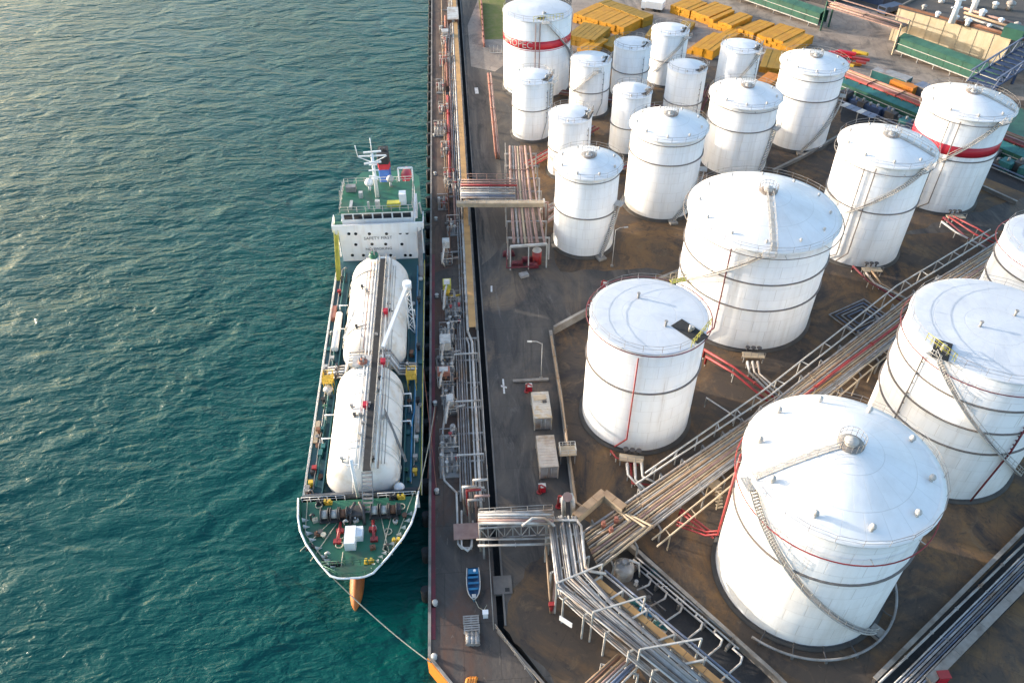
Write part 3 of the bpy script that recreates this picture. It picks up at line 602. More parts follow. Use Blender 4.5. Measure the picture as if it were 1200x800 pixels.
# bulbous bow
m = MB(); pts = []
for i in range(9):
    u = i / 8; y = 53.6 + u * 6.5; r = 1.15 * math.sqrt(max(.02, 1 - (1 - min(u * 1.6, 1)) ** 2)); pts.append((y, r))
vs = []; n = 14
for y, r in pts:
    for j in range(n): a = 2 * math.pi * j / n; vs.append((SX - .7 + r * math.cos(a) * .8, y, -3.6 + r * math.sin(a) * 1.25 + (y - 53.6) * .05))
m.add(vs, [(i * n + j, i * n + (j + 1) % n, (i + 1) * n + (j + 1) % n, (i + 1) * n + j) for i in range(8) for j in range(n)], True); m.f.append(tuple(range(n))[::-1]); m.sm.append(True)
m.build('bulbous_bow', 'boottop', ship)
# forecastle sides, decks
iF = 9
loft([DK + .02, 2.8, FK + .05], 0, iF - 1, 'hull_paint', 'forecastle_side', ship)
bw = loft([FK + .05, FK + .9], 0, iF - 1, 'ship_green', 'bulwark', ship, False)
MB().tube([hull_at(i, -1, FK + .92) for i in range(iF - 1, -1, -1)] + [hull_at(i, 1, FK + .92) for i in range(iF)], .13, 6).build('bulwark_cap', 'ship_white', bw)
def deck_poly(i0, i1, z, inset=.0): return [tuple((hull_at(i, -1, z) + V3(inset, 0, 0))[:2]) for i in range(i1, i0 - 1, -1)] + [tuple((hull_at(i, 1, z) - V3(inset, 0, 0))[:2]) for i in range(i0, i1 + 1)]
MB().sheet(deck_poly(iF - 1, len(st_) - 1, DK, .02), DK).build('main_deck', 'ship_deck', ship)
fp = deck_poly(0, iF - 1, FK, .05); fp = [(x, min(y, 65.2)) for x, y in fp]
MB().prism(fp + [(SX + 7.6, 66.2), (SX - 7.6, 66.2)] if False else fp, FK - .05, FK).build('forecastle_deck', 'ship_green', ship)
MB().box((SX, 65.1, (DK + FK) / 2), (15.2, .2, FK - DK)).build('forecastle_bulkhead', 'ship_white', ship)
m = MB()
for s_ in (-1, 1):
    for i in range(10):
        a = hull_at(2 + i * .55 // 1 if False else min(7, 2 + i // 2), s_, FK)
        q = hull_at(min(7, 2 + i // 2), s_, FK).lerp(hull_at(min(8, 3 + i // 2), s_, FK), (i % 2) * .5)
        d_ = V3(SX, q.y + 2.2, FK) - q; d_.z = 0; d_.normalize()
        m.add([q, q + d_ * .8, q + V3(0, 0, .85)], [(0, 1, 2)])
        m.add([q + V3(0, .06, 0), q + d_ * .8 + V3(0, .06, 0), q + V3(0, .06, .85)], [(2, 1, 0)])
m.build('bulwark_stays', 'ship_white', ship, kind='stuff')
m = MB(); m.prism([(SX - 3.5, 54.7), (SX + 3.4, 54.7), (SX + 2.6, 53.6), (SX + 1.2, 53.1), (SX - 1.2, 53.1), (SX - 2.7, 53.6)], FK + .45, FK + .62); m.build('bow_platform', 'ship_green', ship)
m = MB(); m.rail([(SX - 3.6, 54.9, FK + .6), (SX + 3.5, 54.9, FK + .6)], 1.0, .9, .05); m.rail([(SX - 3.4, 54.5, FK + .6), (SX - 1.2, 53.2, FK + .6), (SX + 1.2, 53.2, FK + .6), (SX + 3.3, 54.5, FK + .6)], .9, .9, .05); m.build('bow_railing', 'ship_green', ship)
m = MB(); m.rail([(SX - 7.3, 65.0, FK), (SX - 1.8, 65.0, FK)], 1.0, 1.1, .045); m.build('forecastle_railing', 'ship_white', ship); m = MB(); m.rail([(SX + 2.4, 65.0, FK), (SX + 7.3, 65.0, FK)], 1.0, 1.1, .045); m.build('forecastle_railing', 'ship_white', ship)
for s_ in (-1, 1):
    m = MB(); m.rail([(SX + s_ * 7.75, 67, DK), (SX + s_ * 7.8, 119, DK)], 1.0, 1.8, .05); m.build('deck_railing', 'ship_white' if s_ < 0 else 'yellow_green', ship)
    MB().box((SX + s_ * 7.8, 93, DK + .09), (.12, 52, .18)).build('gutter_bar', 'pale_paint', ship)
# anchor winches
def winch(x, y, rz=0):
    w0 = MB(); w0.box((x, y, FK + .2), (3.6, 1.5, .3), rz); wo = w0.build('winch', 'steel_dark', ship)
    for k, (dx, mt_) in enumerate(((-1.1, 'pale_paint'), (.1, 'pale_paint'), (1.2, 'rust'))):
        m = MB(); m.cyl((x + dx - .38, y, FK + .95), (x + dx + .38, y, FK + .95), .55, n=14); m.build('drum', mt_, wo)
        m = MB(); m.cyl((x + dx - .5, y, FK + .95), (x + dx - .4, y, FK + .95), .85, n=16); m.cyl((x + dx + .4, y, FK + .95), (x + dx + .5, y, FK + .95), .85, n=16); m.build('flange', 'steel_dark', wo)
    m = MB(); m.box((x + 1.9, y + .1, FK + .8), (.5, 1.0, 1.1), rz); m.build('motor', 'steel_dark', wo)
winch(SX - 2.9, 62.2); winch(SX + 3.3, 62.4)
for sx in (-1, 1):   # chain pipes in red
    m = MB(); q = V3(SX + (.0 if sx < 0 else 0) + sx * 2.0, 59.2, FK)
    m.tube([q + V3(0, 2.0, .5), q + V3(sx * .1, .6, .5), q + V3(sx * .25, -.7, .2)], .2, 8); m.box(q + V3(sx * .25, -.6, .2), (.9, .6, .4)); m.box(q + V3(0, .8, .35), (.9, .5, .5)); m.build('chain_stopper', 'red_paint', ship)
m = MB(); m.box((SX - .55, 58.6, FK + .75), (1.3, 2.6, 1.5)); m.box((SX + .45, 59.3, FK + .55), (.9, 1.5, 1.1)); m.build('hatch_house', 'ship_white', ship)
m = MB()
for i, (dx, dy) in enumerate(((-4.9, 64.6), (-4.0, 64.6), (4.4, 64.8), (5.3, 64.8), (-5.4, 57.9), (5.0, 58.2), (-2.2, 55.4), (1.8, 55.5))):
    mm = MB(); mm.cyl((SX + dx - .3, dy, FK), (SX + dx - .3, dy, FK + .7), .2, n=10); mm.cyl((SX + dx + .3, dy, FK), (SX + dx + .3, dy, FK + .7), .2, n=10); mm.box((SX + dx, dy, FK + .06), (1.2, .6, .12)); mm.build('mooring_bitt', ['black_rubber', 'yellow'][i % 2], ship)
mm = MB(); mm.tube([(SX - .2, 65.4, FK), (SX - .2, 65.4, FK + 7.5)], .22, 10); mm.bar((SX - 1.0, 65.4, FK + 6.4), (SX + .6, 65.4, FK + 6.4), .12); mm.tube([(SX - .9, 66, FK), (SX - .2, 65.4, FK + 5.0)], .08, 6); mm.tube([(SX + .5, 66, FK), (SX - .2, 65.4, FK + 5.0)], .08, 6); mm.build('foremast', 'ship_white', ship)
for pts in ([(-3.4, 61.5), (-6.6, 57.5)], [(-2.5, 61.3), (-5.2, 56.0)], [(3.0, 61.6), (4.2, 56.4)], [(4.2, 61.6), (3.4, 57.0), (4.6, 56.2)], [(7.0, 65.4), (4.4, 56.4)], [(-6.6, 65.0), (-6.3, 60), (-3.0, 55.2)], [(-1.4, 57.0), (-1.5, 54.2)]):
    MB().tube([(SX + x, y, FK + .25) for x, y in pts], .06, 5).build('rope_line', 'rope', ship)
# dark windlass frame and more deck gear on the forecastle
m = MB()
for sx in (-1, 1): m.tube([(SX + sx * .9, 61.0, FK), (SX + sx * .8, 62.3, FK + 1.3), (SX + sx * .25, 63.4, FK + 1.5)], .2, 8)
m.box((SX - .1, 62.6, FK + .45), (2.0, 1.6, .9)); m.build('windlass_frame', 'steel_dark', ship)
rnd_ = random.Random(12)
for i in range(22):
    x, y = rnd_.uniform(-6.2, 6.2), rnd_.uniform(56.5, 64.4)
    if abs(x) < 1.8 and y < 61 or y < 58 and abs(x) > 4.2: continue
    q = V3(SX + x, y, FK); m = MB(); k_ = i % 4
    if k_ == 0: m.cyl(q, q + V3(0, 0, .55), .22, .3, n=10); m.cyl(q + V3(0, 0, .5), q + V3(0, 0, .62), .34, n=10)
    elif k_ == 1: [m.tube([q + V3(.45 * math.cos(a * .7), .45 * math.sin(a * .7), .06 + .05 * (a // 9)) for a in range(0, 28)], .06, 5)]
    elif k_ == 2: m.box(q + V3(0, 0, .25), (.7, .5, .5), rnd_.uniform(0, 1)); m.cyl(q + V3(0, 0, .5), q + V3(0, 0, .8), .1, n=6)
    else: m.tube([q, q + V3(0, 0, .9), q + V3(.3, 0, 1.1), q + V3(.5, 0, .8)], .12, 8)
    m.build(['roller', 'rope_coil', 'deck_locker', 'goose_neck'][k_], rnd_.choice(['steel_dark', 'steel_dark', 'rust', 'rope', 'pale_paint', 'black_rubber'] if k_ != 1 else ['rope']), ship)
# cargo tanks
def capsule(y0, y1, R, zc, name, mat, parent, xc=SX):
    m = MB(); prof = []; e = R * .62
    for i in range(9): a = i / 8 * math.pi / 2; prof.append((max(.02, R * math.sin(a)), y0 + e * (1 - math.cos(a))))
    for i in range(8, -1, -1): a = i / 8 * math.pi / 2; prof.append((max(.02, R * math.sin(a)), y1 - e * (1 - math.cos(a))))
    n = 40; vs = []
    for r, y in prof:
        for j in range(n): a = 2 * math.pi * j / n; vs.append((xc + r * math.cos(a), y, zc + r * math.sin(a)))
    k = len(prof); m.add(vs, [(i * n + j, (i + 1) * n + j, (i + 1) * n + (j + 1) % n, i * n + (j + 1) % n) for i in range(k - 1) for j in range(n)], True)
    return m.build(name, mat, parent)
ct1 = capsule(66.8, 89.0, 4.9, 2.5, 'cargo_tank', 'ship_tank', ship, SX + .05); ct2 = capsule(91.0, 116.2, 4.9, 2.5, 'cargo_tank', 'ship_tank', ship, SX + .25)
for ct, (a, b) in ((ct1, (71, 85)), (ct2, (96, 110))):
    for y in (a, b): m = MB(); m.lathe((0, 0, 0), [(4.92, -.2), (4.98, -.2), (4.98, .2), (4.92, .2)], 40); m.v = [(SX + .1 + p[0], y + p[2], 2.5 + p[1]) for p in m.v]; m.build('saddle_ring', 'ship_tank', ct)
# coaming around tanks
m = MB(); m.box((SX - 5.3, 91, DK + .5), (.15, 49, 1.0)); m.box((SX + 5.4, 91, DK + .5), (.15, 49, 1.0)); m.build('hold_coaming', 'ship_deck', ship)
# catwalk over the tanks, pipes beside it
CX_ = -13.65; CZ = 7.75
cw = MB().box((CX_, 89.5, CZ), (1.05, 46, .12)).build('catwalk', 'black_rubber', ship)
m = MB(); [m.box((CX_, 66.4 - i * .42, CZ - .3 - i * .33), (1.3, .34, .06)) for i in range(10)]; m.bar((CX_ - .65, 66.5, CZ - .1), (CX_ - .65, 62.2, FK + .2), .1); m.bar((CX_ + .65, 66.5, CZ - .1), (CX_ + .65, 62.2, FK + .2), .1); m.build('catwalk_ladder', 'steel', ship)
for s_ in (-.55, .55): m = MB(); m.rail([(CX_ + s_, 66.6, CZ), (CX_ + s_, 112.5, CZ)], 1.0, 1.9, .035); m.build('handrail', 'pale_paint', cw)
for i in range(8): MB().box((CX_, 69 + i * 6.1, CZ - .5), (1.2, .15, .9)).build('trestle', 'pale_paint', cw)
for dx, r_, mt_, a, b in ((1.0, .13, 'ship_tank', 67, 113), (1.35, .09, 'pipe_grey', 67, 113), (-1.1, .12, 'ship_tank', 67, 113), (-1.6, .1, 'ship_tank', 67, 112), (-2.0, .08, 'pipe_pink', 90, 112)):
    MB().tube([(CX_ + dx, a, 7.55), (CX_ + dx, b, 7.55)], r_, 8).build('deck_pipe', mt_, ship)
def dome(x, y, mat, s_=1.0):
    m = MB(); m.cyl((x, y, 6.6), (x, y, 7.9), .75 * s_, n=14); m.lathe((x, y, 7.9), [(.001, .35), (.5 * s_, .25), (.8 * s_, 0), (.8 * s_, -.15)], 14); 
    o = m.build('tank_dome', mat, ship); 
    for i in range(4): a = i * 1.57 + .4; MB().cyl((x + .5 * s_ * math.cos(a), y + .5 * s_ * math.sin(a), 7.9), (x + .5 * s_ * math.cos(a), y + .5 * s_ * math.sin(a), 8.7), .12, n=8).build('valve', 'steel', o)
dome(-15.5, 87.0, 'salmon', .9); dome(-15.4, 113.8, 'ship_green', 1.0)
m = MB(); m.box((-15.7, 87.4, 7.6), (2.6, 2.2, .15)); m.box((-15.7, 86.4, 7.2), (2.4, .1, 1.0)); m.build('valve_platform', 'pale_paint', ship)
for i, (x, y, mt_) in enumerate(((-14.5, 77.9, 'band_red'), (-12.5, 86.5, 'band_red'), (-12.6, 98.0, 'band_red'))):
    m = MB(); m.cyl((x, y, 7.1), (x, y, 8.0), .3, n=10); m.box((x, y, 8.15), (.7, .9, .45)); m.build('fire_monitor', mt_, ship)
random.seed(3)
for i in range(26):   # valves and fittings on top of the tanks
    y = random.choice([random.uniform(94, 112), random.uniform(88, 93), random.uniform(68, 86)]); x = random.uniform(-17.2, -11.8); z = 2.4 + math.sqrt(max(1, 4.9 ** 2 - (x - SX) ** 2)) if not 87.5 < y < 92.5 else 4.5
    m = MB(); m.cyl((x, y, z - .2), (x, y, z + .7), .12, n=6); m.box((x, y, z + .75), (.45, .3, .25)); m.cyl((x - .2, y, z + .4), (x + .5, y, z + .4), .09, n=6); m.build('tank_valve', random.choice(['steel', 'steel', 'pale_paint', 'steel_dark']), ship)
# cross manifold between the tanks
for i, dy in enumerate((89.2, 89.8, 90.4, 91.0, 91.6)):
    m = MB(); m.tube([(SX - 6.8, dy, DK + 1.1), (SX - 4, dy, DK + 1.3), (SX - 3, dy, 5.6), (SX + 3, dy, 5.6), (SX + 4.2, dy, DK + 1.3), (SX + 6.9, dy, DK + 1.1)], .15, 8); m.build('manifold_pipe', ['pipe_white', 'pipe_grey', 'ship_white'][i % 3], ship)
    for sx in (-1, 1): MB().cyl((SX + sx * 5.4, dy, DK + .9), (SX + sx * 5.4, dy, DK + 1.9), .2, n=8).build('manifold_valve', 'pale_paint' if i % 2 else 'steel_dark', ship)
for sx in (-1, 1):
    m = MB(); x = SX + sx * 6.2
    for dx, dy in ((-.6, -.8), (.6, -.8), (-.6, .8), (.6, .8)): m.bar((x + dx, 87.6 + dy, DK), (x + dx, 87.6 + dy, DK + 2.4), .12)
    m.box((x, 87.6, DK + 2.45), (1.5, 1.9, .1)); m.rail([(x - .7, 86.7, DK + 2.5), (x + .7, 86.7, DK + 2.5), (x + .7, 88.5, DK + 2.5), (x - .7, 88.5, DK + 2.5)], 1.0, .8, .05, closed=True); m.build('manifold_platform', 'yellow', ship)
# deck fittings on both sides
rnd_ = random.Random(21)
for i in range(46):
    sx = rnd_.choice((-1, 1)); q = V3(SX + sx * rnd_.uniform(5.7, 7.5), rnd_.uniform(67.5, 118), DK); m = MB(); k_ = i % 5; nm = ['deck_fitting', 'vent_pipe', 'deck_locker', 'hatch', 'deck_pipe'][k_]
    if k_ == 0: m.cyl(q, q + V3(0, 0, .7), .14, n=8); m.cyl(q + V3(0, 0, .6), q + V3(0, 0, .7), .3, n=10)
    elif k_ == 1: m.tube([q, q + V3(0, 0, 1.0), q + V3(.25 * -sx, 0, 1.2), q + V3(.5 * -sx, 0, .9)], .1, 7)
    elif k_ == 2: m.box(q + V3(0, 0, .4), (.6, rnd_.uniform(.6, 1.4), .8))
    elif k_ == 3: m.cyl(q, q + V3(0, 0, .3), .45, n=12)
    else: l_ = rnd_.uniform(2, 6); m.tube([q + V3(0, 0, .3), q + V3(0, l_ if q.y + l_ < 118 else -l_, .3)], .07, 6)
    m.build(nm, rnd_.choice(['steel_dark', 'pale_paint', 'teal_paint', 'rust', 'ship_green', 'steel']), ship)
for x, r2, mt_ in ((-.55, .07, 'pipe_grey'), (1.7, .07, 'pipe_white'), (2.1, .06, 'pipe_grey'), (-2.6, .06, 'pipe_grey')):
    MB().tube([(CX_ + x, 68, 7.45 - .12 * abs(x)), (CX_ + x, 111, 7.45 - .12 * abs(x))], r2, 6).build('deck_pipe', mt_, ship)
for y in (72, 76.5, 81, 84.5, 95, 99, 103.5, 108):
    m = MB()
    for sx in (-1, 1): m.tube([(SX + .1 + sx * 4.95 * math.cos(a), y, 2.5 + 4.95 * math.sin(a)) for a in [R_(10 + 8 * j) for j in range(11)]], .05, 5)
    m.build('tank_hoop', 'ship_tank', ship)
def side_pipe(x, pts, r, mt_): MB().tube([(SX + x + dx, y, DK + z) for dx, y, z in pts], r, 6).build('deck_pipe', mt_, ship)
side_pipe(6.3, [(0, 69, .5), (0, 80, .5), (.3, 82, .5), (.3, 118, .5)], .14, 'blue_paint'); side_pipe(6.7, [(0, 70, .35), (0, 118, .35)], .08, 'pipe_white'); side_pipe(-6.3, [(0, 69, .5), (0, 118, .5)], .13, 'teal_paint'); side_pipe(-6.7, [(0, 68, .35), (0, 84, .35), (-.2, 86, .4), (-.2, 118, .4)], .09, 'pipe_grey')
for x, y in ((-5.2, 76.5), (-5.2, 81), (-5.3, 100), (-5.3, 106), (5.3, 82), (5.3, 79), (5.2, 84.5), (5.4, 104)): m = MB(); sg = -1 if x < 0 else 1; m.tube([(SX + x - sg * .5, y, 3.2), (SX + x + sg * .9, y, 3.2), (SX + x + sg * .9, y, DK)], .09, 6); m.build('vent_pipe', 'ship_white', ship)
for i, (x, y, mt_) in enumerate(((-6.8, 72, 'red_paint'), (-7.0, 79, 'rust'), (-6.9, 85, 'black_rubber'), (6.9, 70.5, 'yellow'), (7.0, 76.5, 'pale_paint'), (7.1, 84, 'black_rubber'), (-6.4, 94, 'pale_paint'), (7, 96, 'steel_dark'), (-6.8, 111, 'red_paint'), (6.9, 108, 'steel_dark'), (-7.0, 69.5, 'yellow'), (6.2, 91, 'yellow'), (6.9, 73, 'steel'))):
    m = MB(); m.cyl((SX + x, y, DK), (SX + x, y, DK + .9), .25, .2, n=10); m.box((SX + x, y, DK + 1.0), (.6, .6, .3)); m.build('deck_fitting', mt_, ship)
m = MB(); m.cyl((SX - 6.2, 86.3, DK), (SX - 6.2, 86.3, DK + 1.6), .3, n=12); m.lathe((SX - 6.2, 86.3, DK + 1.6), [(.001, .5), (.6, .35), (.75, 0), (.3, -.2)], 14); m.build('mushroom_vent', 'pale_paint', ship)
m = MB(); m.cyl((SX + 4.9, 67.6, DK), (SX + 4.9, 67.6, DK + 1.2), .3, n=12); m.lathe((SX + 4.9, 67.6, DK + 1.2), [(.001, .4), (.6, .3), (.75, 0), (.3, -.15)], 14); m.build('mushroom_vent', 'ship_white', ship)
m = MB(); m.cyl((SX - 6.2, 104.8, DK + .9), (SX - 6.2, 96.0, DK + .9), .55, n=14); m.build('stowed_pipe', 'ship_white', ship)
m = MB(); m.box((SX - 7.2, 105.5, DK + .5), (.7, 3.2, .9)); m.build('hose_rack', 'salmon', ship)
m = MB(); m.box((SX - 7.3, 79.2, DK + .2), (.6, 4.2, .25)); m.build('gangway', 'duct_cream', ship)
m = MB(); m.box((SX + 7.1, 80.5, DK + .35), (.5, 5.2, .2)); m.rail([(SX + 6.9, 78, DK + .4), (SX + 6.9, 83, DK + .4)], .7, 1, .04); m.build('gangway', 'pipe_grey', ship)
m = MB(); m.bar((-11.9, 77.5, 6.7), (-9.2, 71.5, 3.2), .35, .12); m.rail([(-11.9, 77.5, 6.8), (-9.2, 71.5, 3.3)], .9, 1, .04); m.build('tank_stair', 'steel', ship)
m = MB(); m.bar((-17.8, 100.5, 6.6), (-19.6, 96.5, 4.2), .25, .1); m.build('tank_stair', 'pale_paint', ship)
# hose crane on the quay side
cb = at(483, 388, DK); cy_ = cb.y; top = onY(482, 338, cy_ - 1); jt = V3(-12.5, 88.5, 9.0)
cr = MB(); 
for dx, dy in ((-.5, -.5), (.5, -.5), (-.5, .5), (.5, .5)): cr.bar((cb.x + dx, cy_ + dy, DK), (cb.x + dx * .6, cy_ + dy * .6, top.z), .14)
for i in range(7):
    z0 = lerp(DK, top.z, i / 7); z1 = lerp(DK, top.z, (i + 1) / 7); sgn = 1 if i % 2 else -1
    for dy in (-.45, .45): cr.bar((cb.x - .45 * sgn, cy_ + dy, z0), (cb.x + .45 * sgn, cy_ + dy, z1), .09)
    for dx in (-.45, .45): cr.bar((cb.x + dx, cy_ - .45 * sgn, z0), (cb.x + dx, cy_ + .45 * sgn, z1), .09)
cro = cr.build('hose_crane', 'ship_white', ship)
m = MB(); m.bar(V3(cb.x, cy_, top.z), jt, .5, .55); m.build('jib', 'ship_white', cro); m = MB(); m.cyl((cb.x, cy_, top.z - .6), (cb.x, cy_, top.z + .5), .7, n=14); m.build('slew_ring', 'ship_white', cro); m = MB(); m.tube([jt, jt - V3(0, 0, 1.6)], .05, 4); m.box(jt - V3(0, 0, 1.7), (.3, .3, .4)); m.build('hook', 'steel_dark', cro)
# accommodation
FY = 121.0
ho = MB().prism([(SX - 7.0, FY), (SX + 6.55, FY), (SX + 6.55, 134), (SX - 7.0, 134)], DK, 7.3).build('deckhouse', 'ship_white', ship)
m = MB(); pl = [(-7.9, 7.9), (-8.05, 8.3), (-8.05, 9.35), (8.05, 9.35), (8.05, 8.3), (7.9, 7.9), (6.7, 7.25), (-7.1, 7.25)]
vs = [V3(SX + x, FY - .25, z) for x, z in pl] + [V3(SX + x, FY + .0, z) for x, z in pl]; k = len(pl)
m.add(vs, [tuple(range(k)), tuple(range(k, 2 * k))[::-1]] + [(i, k + i, k + (i + 1) % k, (i + 1) % k) for i in range(k)]); m.build('bridge_front', 'ship_white', ship)
for s_ in (-1, 1): MB().box((SX + s_ * 8.0, FY + 1.7, 8.6), (.12, 3.4, 1.5)).build('wing_bulwark', 'ship_white', ship); MB().prism([(SX + s_ * 6.5, FY), (SX + s_ * 7.95, FY), (SX + s_ * 7.95, FY + 3.4), (SX + s_ * 6.5, FY + 3.4)], 7.7, 7.9).build('wing_deck', 'ship_green', ship); MB().bar((SX + s_ * 7.6, FY + 1.6, DK), (SX + s_ * 7.6, FY + 1.6, 7.7), .3).build('wing_post', 'ship_white', ship)
wh = MB().prism([(SX - 6.3, FY + 1.3), (SX + 6.2, FY + 1.3), (SX + 6.2, 132), (SX - 6.3, 132)], 7.3, 10.9).build('wheelhouse', 'ship_white', ship)
MB().prism([(SX - 6.5, FY + 1.1), (SX + 6.4, FY + 1.1), (SX + 6.4, 132.2), (SX - 6.5, 132.2)], 10.9, 11.05).build('top_deck', 'ship_green', ship)
for i in range(7):
    x = SX - 5.1 + i * 1.72; o = MB().box((x, FY + 1.28, 10.05), (1.45, .1, .95)).build('window', 'glass_dark', wh); MB().box((x, FY + 1.22, 9.52), (1.6, .1, .1)).build('sill', 'ship_white', o)
for px, py in [(409, 273), (417, 273), (433, 273), (453, 273), (469, 273), (477, 273), (417, 286.5), (436, 286), (452, 286), (471, 286), (413, 299), (426, 299), (441, 299), (458, 299), (475, 299), (481, 299)]:
    p = onY(px, py, FY); MB().cyl((p.x, FY - .05 if p.z < 7.2 else FY - .3, p.z), (p.x, FY + .02, p.z), .3, n=12).build('porthole', 'glass_dark', ho)
    mm = MB(); mm.cyl((p.x, FY - .02 if p.z < 7.2 else FY - .27, p.z), (p.x, FY + .02, p.z), .4, n=12); mm.build('porthole_rim', 'ship_white', ho)
def flat_text(txt, loc, size, mat, parent):
    cu = bpy.data.curves.new('lettering', 'FONT'); cu.body = txt; cu.size = size; cu.align_x = 'CENTER'; cu.align_y = 'CENTER'; cu.resolution_u = 2; cu.extrude = .01
    tmp = bpy.data.objects.new('lettering_tmp', cu); C.objects.link(tmp); bpy.context.view_layer.update()
    me = bpy.data.meshes.new_from_object(tmp.evaluated_get(bpy.context.evaluated_depsgraph_get())); bpy.data.objects.remove(tmp)
    off = wloc(parent)
    for v in me.vertices: x, y, z = v.co; v.co = Vector((loc[0] + x, loc[1] - z, loc[2] + y)) - off
    me.materials.clear(); me.materials.append(MATS[mat]); o = bpy.data.objects.new('lettering', me); C.objects.link(o); o.parent = parent
p = onY(443, 279, FY); flat_text('SAFETY FIRST', (p.x, FY - .03, p.z), .85, 'steel_dark', ho); p = onY(444, 291.5, FY); flat_text('NO SMOKING', (p.x, FY - .03, p.z), .75, 'steel_dark', ho)
m = MB(); m.rail([(SX - 6.4, FY + 1.2, 11.05), (SX + 6.3, FY + 1.2, 11.05), (SX + 6.3, 132, 11.05), (SX - 6.4, 132, 11.05)], 1.1, 1.5, .05, closed=True); m.build('top_railing', 'pale_paint', ship)
# mast
mm = MB(); mx, my = SX - .1, 127.0
mm.cyl((mx, my, 11), (mx, my, 19.70), .38, .24, n=12); mm.bar((mx - 2.4, my, 19.30), (mx + 2.4, my, 19.30), .24, .2); mm.bar((mx - 1.5, my + .3, 19.80), (mx + 1.6, my + .3, 20.00), .25, .25); mm.tube([(mx - 2.5, my, 19.30), (mx - 2.7, my, 21.40)], .07, 6); mm.tube([(mx, my, 19.70), (mx, my, 22.70)], .08, 6); mm.bar((mx - .9, my - .4, 16.70), (mx + .9, my - .4, 16.70), .3, .12); mm.box((mx, my - .4, 15.10), (1.2, .8, .12)); mm.box((mx, my - .4, 17.90), (1.4, .7, .12)); mm.bar((mx - 2.5, my, 19.20), (mx, my, 18.00), .12); mm.bar((mx + 2.5, my, 19.20), (mx, my, 18.00), .12)
mo = mm.build('radar_mast', 'ship_white', ship); MB().box((mx, my - .5, 18.25), (3.0, .25, .3), .2).build('radar_scanner', 'ship_white', mo); MB().box((mx, my - .45, 15.45), (2.0, .22, .25), -.3).build('radar_scanner', 'ship_white', mo)
# funnel
fpoly = [(SX - .1, 135), (SX + 1.7, 135), (SX + 1.95, 136.2), (SX + 1.7, 138.6), (SX - .1, 138.6), (SX - .35, 136.2)]
fo = MB().prism(fpoly, DK, 12.0).build('funnel', 'funnel_blue', ship)
MB().prism([(SX + .8 + (x - SX - .8) * 1.02, 136.8 + (y - 136.8) * 1.02) for x, y in fpoly], 12.0, 13.1).build('funnel_band', 'band_red', fo); MB().prism(fpoly, 13.1, 15.0).build('funnel_top', 'black_rubber', fo)
for dx in (.4, 1.1): MB().cyl((SX + dx, 136.8, 14.9), (SX + dx, 136.8, 15.6), .25, n=10).build('exhaust_pipe', 'steel_dark', fo)
# satellite dome, vents, boxes on the top deck
for x, y, r_, mt_ in ((-1.6, 129.5, .8, 'ship_white'), (2.2, 130.5, .7, 'pale_paint')): m = MB(); m.cyl((SX + x, y, 11), (SX + x, y, 12), .25, n=8); m.lathe((SX + x, y, 12.6), [(.001, r_), (r_ * .7, r_ * .72), (r_, 0), (r_ * .75, -r_ * .6), (.2, -r_ * .7)], 16); m.build('satellite_dome', mt_, ship)
for x, y, s_, mt_ in ((4.6, 124.6, (1.2, 1.4, 2.2), 'ship_white'), (3.0, 124.0, (2.4, 1.2, .7), 'yellow_green'), (-3.0, 127, (.7, .7, 1.2), 'pale_paint'), (.2, 123.4, (.8, .8, 1.5), 'pale_paint'), (-1.4, 123.2, (.35, .35, 1.4), 'pale_paint'), (-5.0, 129.6, (1.8, 1.2, 1.0), 'steel'), (-4.6, 124.4, (.5, 2.4, .4), 'pale_paint')): MB().box((SX + x, y, 11.05 + s_[2] / 2), s_).build('deck_box', mt_, ship)
# rescue boat davit frame with red cover, to the quay side
m = MB()
for x in (3.5, 6.1): m.bar((SX + x, 134, DK), (SX + x, 134, 12.8), .28)
m.bar((SX + 3.5, 134, 12.8), (SX + 6.1, 134, 12.8), .28); m.bar((SX + 3.5, 133.2, 7.3), (SX + 3.5, 134, 12), .18); m.bar((SX + 6.1, 133.2, 7.3), (SX + 6.1, 134, 12), .18); dv = m.build('davit_frame', 'ship_white', ship)
m = MB(); vs = []
for i in range(9):
    u = i / 8; ww = 1.05 * math.sin(math.pi * min(.96, max(.06, u))) ** .5
    for j in range(8): a = 2 * math.pi * j / 8; vs.append((SX + 4.8 + ww * math.cos(a), 133.2 + u * 5.5, 10.2 + .8 * math.sin(a) * (ww / 1.05)))
m.add(vs, [(i * 8 + j, i * 8 + (j + 1) % 8, (i + 1) * 8 + (j + 1) % 8, (i + 1) * 8 + j) for i in range(8) for j in range(8)], True); m.f.append(tuple(range(8))[::-1]); m.sm.append(False); m.build('rescue_boat', 'band_red', dv)
MB().prism([(SX - 7.4, 131), (SX + 7.4, 131), (SX + 6.6, 146), (SX + 5, 148.6), (SX - 5, 148.6), (SX - 6.6, 146)], DK + .01, 4.0).build('poop_deck', 'ship_green', ship)
m = MB(); m.bar((SX + 7.3, 132, 4), (SX + 7.3, 127.5, 9.2), .25); m.bar((SX + 6.6, 127, 4), (SX + 6.6, 127, 9.8), .2); m.build('side_davit', 'ship_white', ship)
m = MB(); m.bar((SX - 7.0, 127.5, 4), (SX - 6.8, 127.5, 12.3), .2); m.bar((SX - 6.9, 126.2, 7.9), (SX - 6.6, 129, 12.4), .18); m.bar((SX - 6.5, 130, 8), (SX - 6.5, 130, 12.6), .18); m.build('side_davit', 'pale_paint', ship)
